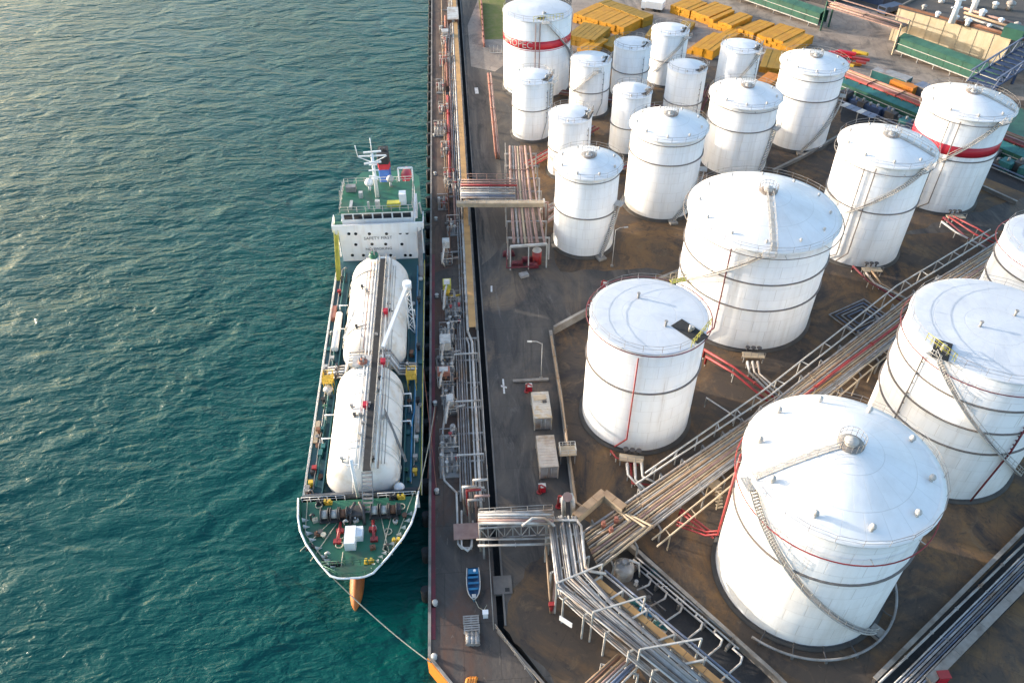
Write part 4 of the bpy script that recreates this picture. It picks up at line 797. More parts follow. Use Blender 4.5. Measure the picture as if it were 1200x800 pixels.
for s_ in (-1, 1): # outside stairs beside the house
    m = MB(); m.bar((SX + s_ * 7.3, 120.4, 7.7), (SX + s_ * 7.3, 115.2, DK), .7, .1); m.rail([(SX + s_ * 7.65, 120.4, 7.7), (SX + s_ * 7.65, 115.2, DK)], .9, 1.0, .05); m.rail([(SX + s_ * 6.95, 120.4, 7.7), (SX + s_ * 6.95, 115.2, DK)], .9, 1.0, .05); m.build('outside_stair', 'yellow_green' if s_ < 0 else 'pipe_grey', ship)
for i in range(5): MB().box((SX - 2.2 + i * 1.15, 118.8, DK + 1.1), (.7, .7, 2.2 - .3 * (i % 2))).build('deck_locker', ['pale_paint', 'ship_green', 'steel_dark', 'ship_white', 'pale_paint'][i], ship)
# mooring lines
def rope(a, b, sag, r, label, mat='rope', name='mooring_line'):
    a, b = Vector(a), Vector(b); m = MB(); m.tube([a.lerp(b, i / 16) - V3(0, 0, sag * 4 * (i / 16) * (1 - i / 16)) for i in range(17)], r, 5); return tag(m.build(name, mat), label, 'rope')
rope(hull_at(3, -1, FK + .9), at(505, 776, .4), 1.2, .07, 'pale mooring rope from the ship bow to the cut quay corner')
rope(hull_at(8, 1, FK + .9), at(510, 474, .5), .8, .06, 'mooring rope from the forecastle back to the quay bollard')
rope(hull_at(10, 1, DK + .6), at(512, 577, .5), .3, .05, 'short mooring rope between the ship side and the quay', 'salmon')

# ================================================================== PIPE RACKS
def flange(m, p, d, r):
    d = d.normalized(); m.cyl(p - d * .05, p + d * .05, r * 1.55, n=10)
def add_pipe(root, pts, r, mat, fl=0, n=8):
    m = MB(); m.tube(pts, r, n)
    if fl:
        for a, b in zip(pts, pts[1:]):
            a, b = Vector(a), Vector(b); L_ = (b - a).length; k = int(L_ / fl)
            for i in range(1, k): flange(m, a.lerp(b, i / k), b - a, r)
    return m.build('pipe', mat, root)
def bundle(root, Lp, Rp, n, z, mats, r=(.12, .22), seed=1, jitter=.0, skip=(), fl=9):
    """n pipes between two surveyed edge lines (photo points at height z)"""
    rnd = random.Random(seed); A = [at(*p, z) for p in Lp]; B = [at(*p, z) for p in Rp]
    for i in range(n):
        if i in skip: continue
        t = (i + .5) / n + rnd.uniform(-.2, .2) / n; rr = rnd.uniform(*r)
        add_pipe(root, [a.lerp(b, t) + V3(0, 0, rr + jitter * rnd.random()) for a, b in zip(A, B)], rr, mats[i % len(mats)] if not callable(mats) else mats(i), fl)
def portals(root, Lp, Rp, k, z, mat='steel', w_=.22, over=.4, rail=None, x_brace=False):
    A = [at(*p, z) for p in Lp]; B = [at(*p, z) for p in Rp]
    for j in range(len(A) - 1):
        kk = k[j] if isinstance(k, (list, tuple)) else k
        for i in range(kk):
            u = (i + .5) / kk; a = A[j].lerp(A[j + 1], u); b = B[j].lerp(B[j + 1], u); d = (b - a).normalized(); a -= d * over; b += d * over
            m = MB(); m.bar(a - V3(0, 0, w_ / 2), b - V3(0, 0, w_ / 2), w_); m.bar(V3(a.x, a.y, 0), a, w_); m.bar(V3(b.x, b.y, 0), b, w_)
            m.build('portal_frame', mat, root)
def rail_line(root, pts, z=None, h=1.1, mat='pale_paint', step=2.0, r=.05):
    m = MB(); m.rail(pts, h, step, r); m.build('handrail', mat, root)
def trough(root, pts, wd, mat, side='steel_dark', hgt=.35, seg=3.0):
    for a, b in zip(pts, pts[1:]):
        a, b = Vector(a), Vector(b); L_ = (b - a).length; k = max(1, round(L_ / seg)); X = (b - a).normalized(); Y = V3(-X.y, X.x, 0)
        for i in range(k):
            p = a.lerp(b, i / k); q = a.lerp(b, (i + 1) / k); MB().bar(p + X * .03, q - X * .03, wd, .06).build('cover_plate', mat, root)
        m = MB(); m.bar(a + Y * (wd / 2) - V3(0, 0, hgt / 2 + .04), b + Y * (wd / 2) - V3(0, 0, hgt / 2 + .04), .08, hgt); m.bar(a - Y * (wd / 2) - V3(0, 0, hgt / 2 + .04), b - Y * (wd / 2) - V3(0, 0, hgt / 2 + .04), .08, hgt); m.build('side_rail', side, root)
GREYS = ['pipe_grey', 'pipe_white', 'pipe_grey', 'pipe_dark', 'pipe_white', 'steel']
TANS = ['pipe_tan', 'pipe_grey', 'duct_cream', 'pipe_tan', 'pipe_pink', 'steel', 'pipe_grey']

# --- quay pipe run
qr = thing('pipe_run', 'long grey pipe run with tan cable trough lying along the quay', 'pipeline', (0, 100, 0))
trough(qr, [V3(.85, 101, 1.35), V3(.85, 360, 1.35)], 1.15, 'trough_tan', 'pipe_white', .5, 6)
add_pipe(qr, [(.02, 100, 1.2), (.02, 360, 1.2)], .2, 'pipe_white', 8); add_pipe(qr, [(-.5, 104, 1.0), (-.5, 360, 1.0)], .13, 'pipe_grey', 8)
for x, r_, mt_, y0, y1 in ((-2.0, .13, 'pipe_grey', 66.2, 100), (-1.62, .13, 'pipe_dark', 65.9, 104), (-1.25, .14, 'pipe_grey', 65.6, 104), (-.88, .12, 'pipe_dark', 65.3, 104), (-.52, .12, 'pipe_grey', 65.0, 104)): add_pipe(qr, [(x, y0, .75), (x, y1, .75)], r_, mt_, 7)
add_pipe(qr, [(.02, 100.3, 1.2), (.65, 97.5, 1.2), (.65, 66, 1.2), (.65, 65, .6)], .2, 'pipe_white', 8); add_pipe(qr, [(-.2, 99, .9), (.15, 97.2, .9), (.15, 66.4, .9), (.15, 65.5, .3)], .15, 'pipe_white', 8); add_pipe(qr, [(1.1, 99, .6), (1.1, 66, .6)], .1, 'pipe_grey', 7)
for i in range(7):
    y = 68 + i * 5.2; m = MB(); m.bar((-2.3, y, .5), (1.4, y, .5), .2); m.bar((-2.3, y, 0), (-2.3, y, 1.9 if i % 2 else .6), .16); m.bar((1.4, y, 0), (1.4, y, 1.9 if i % 2 else .6), .16)
    if i % 2: m.bar((-2.3, y, 1.9), (1.4, y, 1.9), .2)
    m.build('portal_frame', 'pipe_white', qr)
for i in range(16): y = 106 + i * 9.5; m = MB(); m.bar((-1.0, y, .55), (1.5, y, .55), .25); m.bar((-.9, y, 0), (-.9, y, .5), .2); m.bar((1.3, y, 0), (1.3, y, .5), .2); m.build('pipe_support', 'steel', qr)
m = MB(); m.rail([(1.75, 64, .35), (1.75, 100, .35)], 1.0, 2.2, .05); m.build('handrail', 'pale_paint', qr)
add_pipe(qr, [tuple(at(x, y, .7)) for x, y in ((523, 470), (519, 505), (519, 555), (521, 563), (535, 577), (537, 637), (541, 642), (552, 642), (553, 625))], .15, 'pipe_white', 0)
add_pipe(qr, [tuple(at(x, y, 1.0)) for x, y in ((541, 598), (541, 640), (548, 645), (553, 640), (554, 610))], .13, 'pipe_white', 0)
rr_ = thing('red_pipe_run', 'rusty red pipe run on the quay beyond the ship', 'pipeline', (-2, 200, 0))
for x, r_, mt_, y0, y1, z in ((-2.1, .3, 'red_paint', 150, 190, .9), (-1.4, .2, 'pipe_pink', 132, 240, .8), (-2.6, .16, 'rust', 120, 236, .6), (-3.1, .12, 'pipe_tan', 140, 262, .5), (-.95, .14, 'pipe_grey', 105, 262, .7), (-2.1, .25, 'salmon', 196, 245, .9)): add_pipe(rr_, [(x, y0, z), (x, y1, z)], r_, mt_, 10)
for i in range(14): MB().bar((-3.4, 124 + i * 9.8, .35), (-.7, 124 + i * 9.8, .35), .3).build('sleeper', 'steel', rr_)
# --- loading arms and skids along the quay
def loading_arm(px, py, label, body, arm, hgt=5.0, reach=5, box=(1.3, 1.5, 1.3)):
    p = at(px, py, 0); r = thing('loading_arm', label, 'loading arm', p, 'marine loading arms')
    MB().box(p + V3(0, 0, .25), (1.8, 1.8, .5)).build('plinth', 'concrete', r)
    m = MB(); m.cyl(p + V3(0, 0, .4), p + V3(0, 0, hgt), .3, .26, n=12); m.cyl(p + V3(0, 0, hgt * .5), p + V3(0, 0, hgt * .5 + .5), .45, n=12); m.build('riser', arm, r)
    bo = MB(); bo.box(p + V3(0, .2, hgt - .2), box); b_ = bo.build('counterweight', body, r); MB().box(p + V3(0, .2, hgt - .2 + box[2] / 2 + .06), (box[0] * .7, box[1] * .7, .12)).build('cap', 'pale_paint', b_)
    m = MB(); m.tube([p + V3(0, 0, hgt), p + V3(-.3, -reach * .5, hgt + .8), p + V3(-.7, -reach, hgt - .6)], .17, 8); m.build('inboard_arm', 'pipe_white', r)
    m = MB(); m.tube([p + V3(-.7, -reach, hgt - .6), p + V3(-.5, -reach * .6, 1.8), p + V3(-.4, -reach * .5, 1.0)], .14, 8); m.build('outboard_arm', 'pipe_white', r)
    m = MB(); m.tube([p + V3(0, 0, 1.0), p + V3(1.2, 0, 1.0), p + V3(2.2, .4, .8)], .17, 8); m.build('feed_pipe', arm, r)
    m = MB(); m.rail([p + V3(-1, -1, .5), p + V3(1, -1, .5), p + V3(1, 1, .5), p + V3(-1, 1, .5)], 1.1, 1.0, .05, closed=True); m.build('guard_rail', 'pale_paint', r)
loading_arm(524, 308, 'marine loading arm with grey counterweight behind the yellow one', 'pale_paint', 'pipe_grey', 4.5)
loading_arm(525, 352, 'marine loading arm with yellow painted counterweight', 'yellow_green', 'yellow', 3.6, 6, (1.4, 2.0, 1.0))
loading_arm(523, 418, 'marine loading arm with big pale counterweight in front of the yellow one', 'pale_paint', 'pipe_grey', 3.2, 3.5, (1.7, 2.2, 1.6))
loading_arm(521, 450, 'marine loading arm with salmon red counterweight', 'salmon', 'rust', 2.8, 3, (1.9, 1.4, .8))
loading_arm(528, 482, 'marine loading arm with rounded white vessels nearest the truss bridge', 'pipe_white', 'pipe_white', 2.4, 4, (1.0, 1.6, 1.0))
def vessel(px, py, label, ln=2.2, r_=.5, mat='pipe_white'):
    p = at(px, py, 0); r = thing('drip_vessel', label, 'vessel', p)
    m = MB(); prof = [(.001, -ln / 2 - .3), (r_ * .7, -ln / 2 - .2), (r_, -ln / 2), (r_, ln / 2), (r_ * .7, ln / 2 + .2), (.001, ln / 2 + .3)]
    m.lathe((0, 0, 0), prof, 16); m.v = [(p.x + a, p.y + c, 1.2 + b) for a, b, c in m.v]; m.build('body', mat, r)
    for s_ in (-1, 1): MB().box(p + V3(0, s_ * ln * .3, .4), (r_ * 1.6, .2, .8)).build('saddle', 'steel', r)
    m = MB(); m.cyl(p + V3(0, 0, 1.2 + r_ - .1), p + V3(0, 0, 2.1), .14, n=8); m.cyl(p + V3(0, 0, 2.1), p + V3(0, 0, 2.2), .32, n=10); m.build('valve', 'steel', r)
vessel(529, 476, 'small white horizontal vessel beside the quay pipes'); vessel(531, 510, 'small pale vessel on the quay close to the truss bridge', 1.6, .4)
def skid(px, py, label, w_=2.6, l_=4.0, seed=0, mats=('pipe_grey', 'pipe_white', 'rust', 'steel'), hgt=1.6):
    rnd = random.Random(seed); p = at(px, py, 0); r = thing('valve_skid', label, 'valve skid', p, 'valve skids on the quay')
    MB().box(p + V3(0, 0, .1), (w_, l_, .2)).build('skid_base', 'steel', r)
    for i in range(4):
        x = (-.5 + (i + .5) / 4) * w_; z = rnd.uniform(.5, hgt); mt_ = rnd.choice(mats); a = rnd.uniform(.25, .5) * l_
        m = MB(); m.tube([p + V3(x, -a, .2), p + V3(x, -a, z), p + V3(x, a, z), p + V3(x, a, .2)], rnd.uniform(.08, .15), 7); m.build('pipe', mt_, r)
        m = MB(); q = p + V3(x, rnd.uniform(-.3, .3) * l_, z); m.box(q, (.32, .4, .36)); m.cyl(q, q + V3(0, 0, .6), .07, n=6); m.cyl(q + V3(0, 0, .55), q + V3(0, 0, .62), .28, n=10); m.build('valve', rnd.choice(['red_paint', 'steel_dark', 'pale_paint', 'steel_dark']), r)
    for i in range(3):
        y = (-.4 + .4 * i) * l_; m = MB(); m.tube([p + V3(-w_ / 2, y, .2), p + V3(-w_ / 2, y, hgt + .2), p + V3(w_ / 2, y, hgt + .2), p + V3(w_ / 2, y, .2)], .06, 5); m.build('frame', rnd.choice(['pale_paint', 'pipe_grey']), r)
SK = [(519, 38, 'second', 'rust'), (522, 52, 'third', 'pale_paint'), (521, 74, 'red', 'red_paint'), (516, 104, 'fifth', 'rust'), (520, 130, 'sixth', 'pipe_pink'), (516, 155, 'seventh', 'pipe_grey'), (522, 178, 'eighth', 'salmon'), (527, 212, 'large', 'pipe_grey'), (532, 222, 'pale', 'pipe_white'), (519, 240, 'tenth', 'rust'), (531, 268, 'eleventh', 'pipe_grey'), (531, 362, 'lattice', 'pipe_grey'), (533, 378, 'grey', 'pipe_white'), (524, 395, 'pale', 'pipe_white'), (522, 430, 'low', 'pipe_dark'), (525, 458, 'mixed', 'pipe_grey'), (526, 520, 'white', 'pipe_white'), (527, 546, 'last', 'pipe_white')]
sk_l = ['small rusty valve skid near the far end of the quay', 'pale valve skid next to the far white kiosk', 'red valve skid on the far quay', 'rusty pump skid on the bare brown quay stretch', 'pinkish valve skid beside the red pipes', 'grey valve skid level with the small tanks', 'salmon valve skid left of the red pipe run', 'grey valve skid where the upper pipe bridge lands', 'white valve skid under the cream duct', 'rusty valve skid just below the upper pipe bridge', 'grey skid left of the tan cable trough', 'grey lattice skid beside the yellow loading arm', 'white lattice skid at the end of the tan trough', 'pale skid next to the maroon kerb stripe', 'dark low skid between two loading arms', 'grey skid beside the salmon loading arm', 'white skid at the foot of the white vessels', 'white skid nearest to the truss bridge']
for i, ((px, py, _, mt_), lb) in enumerate(zip(SK, sk_l)): skid(px, py, lb, 2.0 + (i % 3) * .4, 3.4 + (i % 4) * .9, i, (mt_, mt_, 'pipe_grey', 'steel'), 1.3 + .3 * (i % 3))
def kiosk(px, py, label, s_=(1.6, 2.0, 2.4), mat='pale_paint'):
    p = at(px, py, 0); r = thing('kiosk', label, 'kiosk', p); MB().box(p + V3(0, 0, s_[2] / 2), s_).build('wall', mat, r); MB().box(p + V3(0, 0, s_[2] + .06), (s_[0] + .3, s_[1] + .3, .12)).build('roof', 'pipe_white', r); MB().box(p + V3(0, -s_[1] / 2 - .02, 1.0), (.8, .05, 1.9)).build('door', 'steel', r)
kiosk(522, 46, 'small white kiosk on the far end of the quay'); kiosk(531, 24, 'low dark red shed beside the far quay road', (3.0, 10, 2.0), 'rust')
# hose on the quay
add_h = MB(); add_h.tube([at(511, 476, .3), at(507, 500, .2), at(504, 530, .2), at(501.5, 560, .0)], .09, 6); tag(add_h.build('hose', 'salmon'), 'pinkish hose lying along the maroon quay stripe', 'hose')

# --- upper pipe bridge over the road
ub = thing('pipe_bridge', 'upper pipe bridge with cream duct crossing the road', 'pipe bridge', at(590, 232))
for i, (py, r_, mt_) in enumerate(((211, .13, 'pipe_pink'), (214, .16, 'pipe_pink'), (217.2, .22, 'red_paint'), (220.5, .2, 'pipe_grey'), (223.5, .17, 'pipe_grey'), (226.5, .24, 'pipe_white'), (229.5, .2, 'pipe_blue'), (232, .18, 'pipe_grey'))):
    a, b = at(541, py, 6), at(606 if i < 3 else 604, py, 6); add_pipe(ub, [V3(a.x, a.y, .8), a, b], r_, mt_, 5)
a, b = at(535, 237, 6.4), at(637, 237, 6.4); trough(ub, [a, b], 1.1, 'duct_cream', 'duct_cream', .7, 4)
MB().box(at(637.5, 237.5, 6.1), (.3, 1.3, 1.1)).build('end_plate', 'pale_paint', ub)
for px in (549, 600, 632): 
    a, b = at(px, 209, 5.7), at(px, 241, 5.7); m = MB(); m.bar(a, b, .25); m.bar(V3(a.x, a.y, 0), a, .25); m.bar(V3(b.x, b.y, 0), b, .25); m.build('portal_frame', 'steel', ub)
rail_line(ub, [at(547, 209.5, 6.1), at(600, 209.5, 6.1)], mat='pipe_pink'); rail_line(ub, [at(545, 240, 6.0), at(637, 240, 6.0)], mat='pale_paint')
for i in range(3): a = at(637 - i * 2.0, 238, 6); add_pipe(ub, [a, a + V3(.8, .2, 0), a + V3(.8, .2, -4.6), at(655, 252 - i * 4, 1.4)], .17, 'pipe_pink' if i != 1 else 'pipe_white')
# --- upper rack beside the road
ur = thing('pipe_rack', 'pinkish pipe rack running from the small tanks under the upper bridge', 'pipe rack', at(612, 260))
bundle(ur, [(596, 173), (597, 232), (600, 286)], [(622, 173), (630, 232), (640, 286)], 9, 5.0, ['pipe_pink', 'pipe_grey', 'pipe_pink', 'duct_cream', 'pipe_pink', 'pipe_pink'], (.2, .3), 5, skip=(7,))
portals(ur, [(594, 173), (595, 232), (598, 288)], [(625, 173), (633, 232), (643, 288)], [4, 3], 4.9, 'pipe_white', .25)
m = MB(); a, b = at(598, 289, 5.2), at(641, 286, 5.2); m.bar(a, b, .4); m.bar(V3(a.x, a.y, 0), a, .25); m.bar(V3(b.x, b.y, 0), b, .25); m.bar(a.lerp(b, .5), V3(a.lerp(b, .5).x, a.y, 0), .2); m.build('end_frame', 'pale_paint', ur)
rail_line(ur, [at(592, 173, 5), at(593.5, 210, 5)], mat='pipe_grey')
# red pump set under the rack end and the red drum
pm = thing('pump_set', 'dark red pump set under the end of the pinkish rack', 'pump', at(610, 303))
for i, (px, py) in enumerate(((596, 296), (606, 308), (618, 303), (624, 310))): p = at(px, py, .6); m = MB(); m.cyl(p - V3(.9, 0, 0), p + V3(.9, 0, 0), .45, n=12); m.box(p - V3(0, 0, .35), (2.2, 1.0, .4)); m.build('pump', 'maroon', pm)
for a_, b_ in (((594, 292), (594, 314)), ((594, 314), (626, 312)), ((626, 312), (627, 296))): add_pipe(pm, [at(*a_, .9), at(*b_, .9)], .12, 'maroon')
p = at(629, 308, 0); dr = thing('water_drum', 'upright red drum with white top beside the rack end', 'drum', p); MB().cyl(p, p + V3(0, 0, 2.8), .85, n=18).build('body', 'red_paint', dr); MB().lathe(p + V3(0, 0, 2.8), [(.86, 0), (.8, .2), (.4, .45), (.001, .5)], 18).build('lid', 'pale_paint', dr)
tag(MB().box(at(614, 322, .25), (1.6, 1.2, .5), .3).build('crate', 'pipe_grey'), 'small grey crate on the asphalt below the red pumps', 'crate')
# red pipe pair along the road
rp = thing('red_pipe_pair', 'pair of reddish pipes beside the road opposite the small tanks', 'pipeline', at(578, 130))
for dx, mt_ in ((0, 'salmon'), (3, 'pipe_pink')): add_pipe(rp, [at(572 + dx, 88, 0), at(572 + dx, 86, 2.2), at(581 + dx, 178, 2.2), at(582 + dx, 186, 0)], .22, mt_, 6)
for py in (105, 130, 155): p = at(574 + (py - 88) * .1, py, 0); MB().box(p + V3(0, 0, 1), (.8, .2, 2.0)).build('post', 'steel', rp)
# bundles between the small tanks
for k, (a_, b_, n_, lb, mts) in enumerate((((622, 196), (702, 150), 5, 'red and tan pipe bundle passing behind the narrow domed tank', ['red_paint', 'pipe_tan', 'red_paint', 'pipe_grey']), ((640, 250), (662, 238), 4, 'pinkish pipes turning in beside the narrow domed tank', ['pipe_pink', 'pipe_white']), ((715, 205), (745, 192), 4, 'pink pipes between the two front domed tanks', ['pipe_pink', 'red_paint', 'pipe_grey']), ((655, 110), (780, 130), 5, 'rusty pipe bundle running between the small tanks', ['rust', 'maroon', 'pipe_grey']), ((735, 110), (830, 175), 4, 'red pipe bundle under the small pointed-roof tanks', ['maroon', 'pipe_pink', 'rust']), ((822, 130), (835, 100), 3, 'short red pipes beside the rear domed tank', ['maroon', 'rust']))):
    r = thing('pipe_bundle', lb, 'pipeline', at(*a_)); A, B = at(*a_, 1.0), at(*b_, 1.0); nn = (B - A).normalized(); nn = V3(-nn.y, nn.x, 0)
    for i in range(n_): add_pipe(r, [A + nn * (i * .55), B + nn * (i * .55)], .18, mts[i % len(mts)], 6)
    for u in (.1, .5, .9): q = A.lerp(B, u) + nn * .8; MB().bar(q - nn * 1.2 - V3(0, 0, .6), q + nn * 1.6 - V3(0, 0, .6), .3, .7).build('sleeper', 'concrete', r)

# --- truss bridge over the road
tb = thing('pipe_truss_bridge', 'steel truss pipe bridge crossing the road near the blue boat', 'pipe bridge', at(600, 640))
TZ, BZ = 6.4, 4.2; ya, yb = at(600, 600, TZ).y, at(600, 616.5, TZ).y; xa, xb = .3, at(650, 617, TZ).x
for y in (ya, yb):
    m = MB(); m.bar((xa, y, TZ), (xb, y, TZ), .18); m.bar((xa, y, BZ), (xb, y, BZ), .18); m.build('chord', 'pipe_grey', tb)
    k = 9
    for i in range(k):
        x0 = lerp(xa, xb, i / k); x1 = lerp(xa, xb, (i + 1) / k); m = MB()
        m.bar((x0, y, BZ if i % 2 else TZ), (x1, y, TZ if i % 2 else BZ), .1); m.bar((x0, y, BZ), (x0, y, TZ), .1); m.build('brace', 'pipe_grey', tb)
for x in (xa + .4, xb - .6):
    for y in (ya, yb): MB().bar((x, y, 0), (x, y, BZ), .28).build('leg', 'steel', tb)
for i, py in enumerate((600, 603, 606.5, 610, 613)): a, b = at(562, py, TZ + .25), at(649, py, TZ + .25); add_pipe(tb, [V3(a.x, a.y, .8), a, b], (.16, .2, .14, .2, .16)[i], ['pipe_grey', 'pipe_white', 'pipe_grey', 'pipe_pink', 'pipe_white'][i], 5)
m = MB(); m.tube([at(612, 616, TZ + .3), at(624, 607, TZ + .5), at(638, 607, TZ + .5), at(650, 616, TZ + .3)], .17, 8); m.build('pipe', 'pipe_white', tb)
a, b = at(560, 639, 4.0), at(648, 637, 4.0); add_pipe(tb, [a, b], .16, 'pipe_white', 4); a, b = at(558, 632, 4.4), at(648, 630.5, 4.4); add_pipe(tb, [a, b], .13, 'pipe_grey', 4)
rail_line(tb, [V3(xa, ya, TZ), V3(xb, ya, TZ)], mat='pipe_grey')
# riser cluster where the quay run meets the truss bridge
rc_ = thing('riser_cluster', 'cluster of white riser pipes at the quay end of the truss bridge', 'pipeline', at(548, 625))
for i, (px, py) in enumerate(((545, 606), (549, 608), (553, 604), (557, 598), (559, 615), (551, 618))):
    p = at(px, py, 0); add_pipe(rc_, [V3(p.x, p.y, .8), V3(p.x, p.y, TZ - .3 * (i % 3)), V3(p.x + 1.8, p.y, TZ - .3 * (i % 3))], .16, ['pipe_white', 'red_paint', 'pipe_white', 'pipe_white', 'pipe_pink', 'pipe_grey'][i])
MB().box(at(548, 622, 1.2), (3.6, 2.4, .15)).build('platform', 'pipe_pink', rc_)

# --- rack A: truss bridge to lower right
ra_ = thing('pipe_rack', 'wide grey pipe rack bending from the truss bridge to the lower edge', 'pipe rack', at(690, 690))
AL = [(641, 606), (652, 690), (700, 728), (815, 820)]; AR = [(676, 606), (686, 668), (719, 706), (851, 820)]
bundle(ra_, AL, AR, 16, 5.3, ['pipe_white', 'pipe_grey', 'pipe_dark', 'steel', 'pipe_grey', 'pipe_dark', 'steel', 'pipe_grey', 'pipe_dark', 'steel', 'pipe_grey', 'pipe_white', 'steel'], (.07, .17), 11, .25, skip=(4, 12))
AL2 = [(645, 640), (655, 700), (700, 741), (800, 825)]; AR2 = [(649, 640), (662, 695), (706, 735), (812, 825)]
bundle(ra_, AL2, AR2, 4, 3.9, ['pipe_white', 'pipe_grey'], (.1, .14), 4)
portals(ra_, [(641, 610), (652, 690), (700, 728), (815, 820)], [(678, 610), (690, 668), (740, 702), (876, 820)], [2, 2, 4], 5.2, 'pale_paint', .2)
for u in (.0, .28, .62): # high goal-post frames
    a = at(652, 690, 5.3).lerp(at(815, 820, 5.3), u); b = at(705, 668, 5.3).lerp(at(900, 815, 5.3), u); m = MB(); m.bar(a + V3(0, 0, 1.3), b + V3(0, 0, 1.3), .18); m.bar(V3(a.x, a.y, 0), a + V3(0, 0, 1.3), .18); m.bar(V3(b.x, b.y, 0), b + V3(0, 0, 1.3), .18); m.build('portal_frame', 'pale_paint', ra_)
trough(ra_, [at(697, 677, 4.9), at(850, 806, 4.9)], .75, 'trough_tan', 'pipe_grey', .4, 2.5)
for s_, dz in ((0, 0), (6, .1)): add_pipe(ra_, [at(703 + s_, 668, 4.6 + dz), at(868 + s_, 806, 4.6 + dz)], .13, 'pipe_blue' if s_ else 'pipe_white', 5)
add_pipe(ra_, [at(646, 606, 5.6), at(648, 609.5, 5.8), at(676, 609.5, 5.8), at(681, 616, 5.8), at(686, 664, 5.8), at(692, 669, 5.8), at(710, 672, 5.4)], .17, 'pipe_white')
MB().box(at(663, 728, 2.6), (1.7, .12, .9), R_(-40)).build('sign_board', 'ship_white', ra_)
# brown riser pipes left of rack A
lr = thing('drop_pipes', 'salmon and red drop pipes left of the bending grey rack', 'pipeline', at(645, 700))
for i, (x0, x1, mt_) in enumerate(((640, 645, 'pipe_tan'), (648, 648, 'pipe_pink'), (653, 650, 'pipe_grey'))): add_pipe(lr, [at(x0, 640, 4.2), at(x0 + 3, 680, 3.4), at(x1, 706, 1.2), at(x1, 718, 0)], .14, mt_)
p = at(646, 716, 0); m = MB(); m.cyl(p, p + V3(0, 0, 1.6), .22, n=10); m.box(p + V3(0, 0, 1.6), (.7, .5, .4)); m.build('hydrant_head', 'red_paint', lr)
# rack D going under towards lower left
rd_ = thing('pipe_rack', 'low rack of rusty and blue pipes under the lower picture edge', 'pipe rack', at(705, 790))
bundle(rd_, [(668, 815), (722, 767)], [(718, 815), (752, 780)], 8, 2.6, ['pipe_tan', 'rust', 'pipe_tan', 'pipe_pink', 'pipe_white', 'pipe_blue', 'pipe_blue', 'pipe_white'], (.12, .18), 9)
portals(rd_, [(668, 815), (722, 767)], [(718, 815), (752, 780)], 2, 2.5, 'pale_paint', .18)

# --- rack B: main diagonal rack between the big tanks
rb_ = thing('pipe_rack', 'long sunlit diagonal pipe rack between the big tanks', 'pipe rack', at(860, 520))
BL = [(682, 624), (905, 472), (1058, 352), (1168, 284), (1260, 226)]; BR = [(702, 668), (925, 497), (1078, 382), (1186, 306), (1270, 248)]
def bm(i): return ['pipe_grey', 'pipe_tan', 'duct_cream', 'pipe_grey', 'pipe_tan', 'pipe_white', 'pipe_tan', 'pipe_pink', 'duct_cream', 'pipe_tan', 'pipe_grey', 'steel'][i % 12]
bundle(rb_, BL, BR, 13, 2.8, bm, (.12, .2), 21, .1)
portals(rb_, BL, BR, [9, 7, 4, 3], 2.7, 'steel', .2, .7)
A_ = [at(x, y, 2.8) for x, y in ((745, 568), (905, 462), (1058, 342), (1168, 274))]; B_ = [at(x, y, 2.8) for x, y in ((756, 555), (895, 458), (1050, 336), (1160, 270))]
m = MB(); 
for pts in (A_, B_): m.tube([p + V3(0, 0, .2) for p in pts], .13, 6)
for j in range(3):
    for i in range(6): u = (i + .5) / 6; m.bar(A_[j].lerp(A_[j + 1], u) + V3(0, 0, .2), B_[j].lerp(B_[j + 1], u) + V3(0, 0, .2), .12); q = B_[j].lerp(B_[j + 1], u); m.bar(q, V3(q.x, q.y, 0), .14)
m.build('cable_ladder', 'pale_paint', rb_)
C_ = [at(x, y, 3.2) for x, y in ((770, 640), (935, 505), (1050, 408))]; D_ = [at(x, y, 3.2) for x, y in ((764, 632), (928, 500), (1043, 404))]
m = MB()
for pts in (C_, D_): m.tube(pts, .12, 6)
for j in range(2):
    for i in range(6): u = (i + .5) / 6; m.bar(C_[j].lerp(C_[j + 1], u), D_[j].lerp(D_[j + 1], u), .1); q = C_[j].lerp(C_[j + 1], u); m.bar(q, V3(q.x, q.y, 0), .15)
m.build('cable_ladder', 'duct_cream', rb_)
add_pipe(rb_, [at(925, 478, 3.3), at(985, 430, 3.3), at(1056, 378, 3.3), at(1072, 352, 3.3)], .22, 'red_paint', 6); add_pipe(rb_, [at(905, 496, 3.2), at(985, 437, 3.2)], .15, 'trough_tan', 6)
trough(rb_, [at(674, 604, 4.2), at(708, 575, 4.2)], 1.0, 'pipe_tan', 'duct_cream', 1.2, 2.0); trough(rb_, [at(708, 576, 4.2), at(732, 594, 4.2)], 1.0, 'pipe_tan', 'duct_cream', 1.2, 2.0)
for (x0, y0), (x1, y1), (x2, y2) in (((736, 602), (764, 616), (702, 666)), ((726, 598), (756, 617), (716, 648)), ((716, 592), (738, 610), (700, 638))): add_pipe(rb_, [at(x0, y0, 3.4), at(x1, y1, 3.4), at(x2, y2, 3.4)], .15, 'duct_cream')
for (px, py) in ((707, 615), (716, 622), (722, 610)): p = at(px, py, 3.4); m = MB(); m.cyl(p - V3(0, 0, .3), p + V3(0, 0, .5), .3, n=12); m.box(p + V3(0, 0, .6), (.4, .4, .3)); m.build('valve_body', 'salmon', rb_)
p = at(652, 585, 0); pn = thing('expansion_loop', 'tall salmon topped pipe loop at the corner of the racks', 'pipeline', p)
add_pipe(pn, [at(661, 612, 0), at(660, 585, 5.4), at(663, 580, 5.9), at(669, 580, 5.9), at(671, 586, 5.4), at(672, 612, 0)], .3, 'pale_paint', 0, 10); MB().cyl(at(665, 582, 5.6), at(665, 582, 6.4), .62, n=16).build('dome_cap', 'pipe_pink', pn)
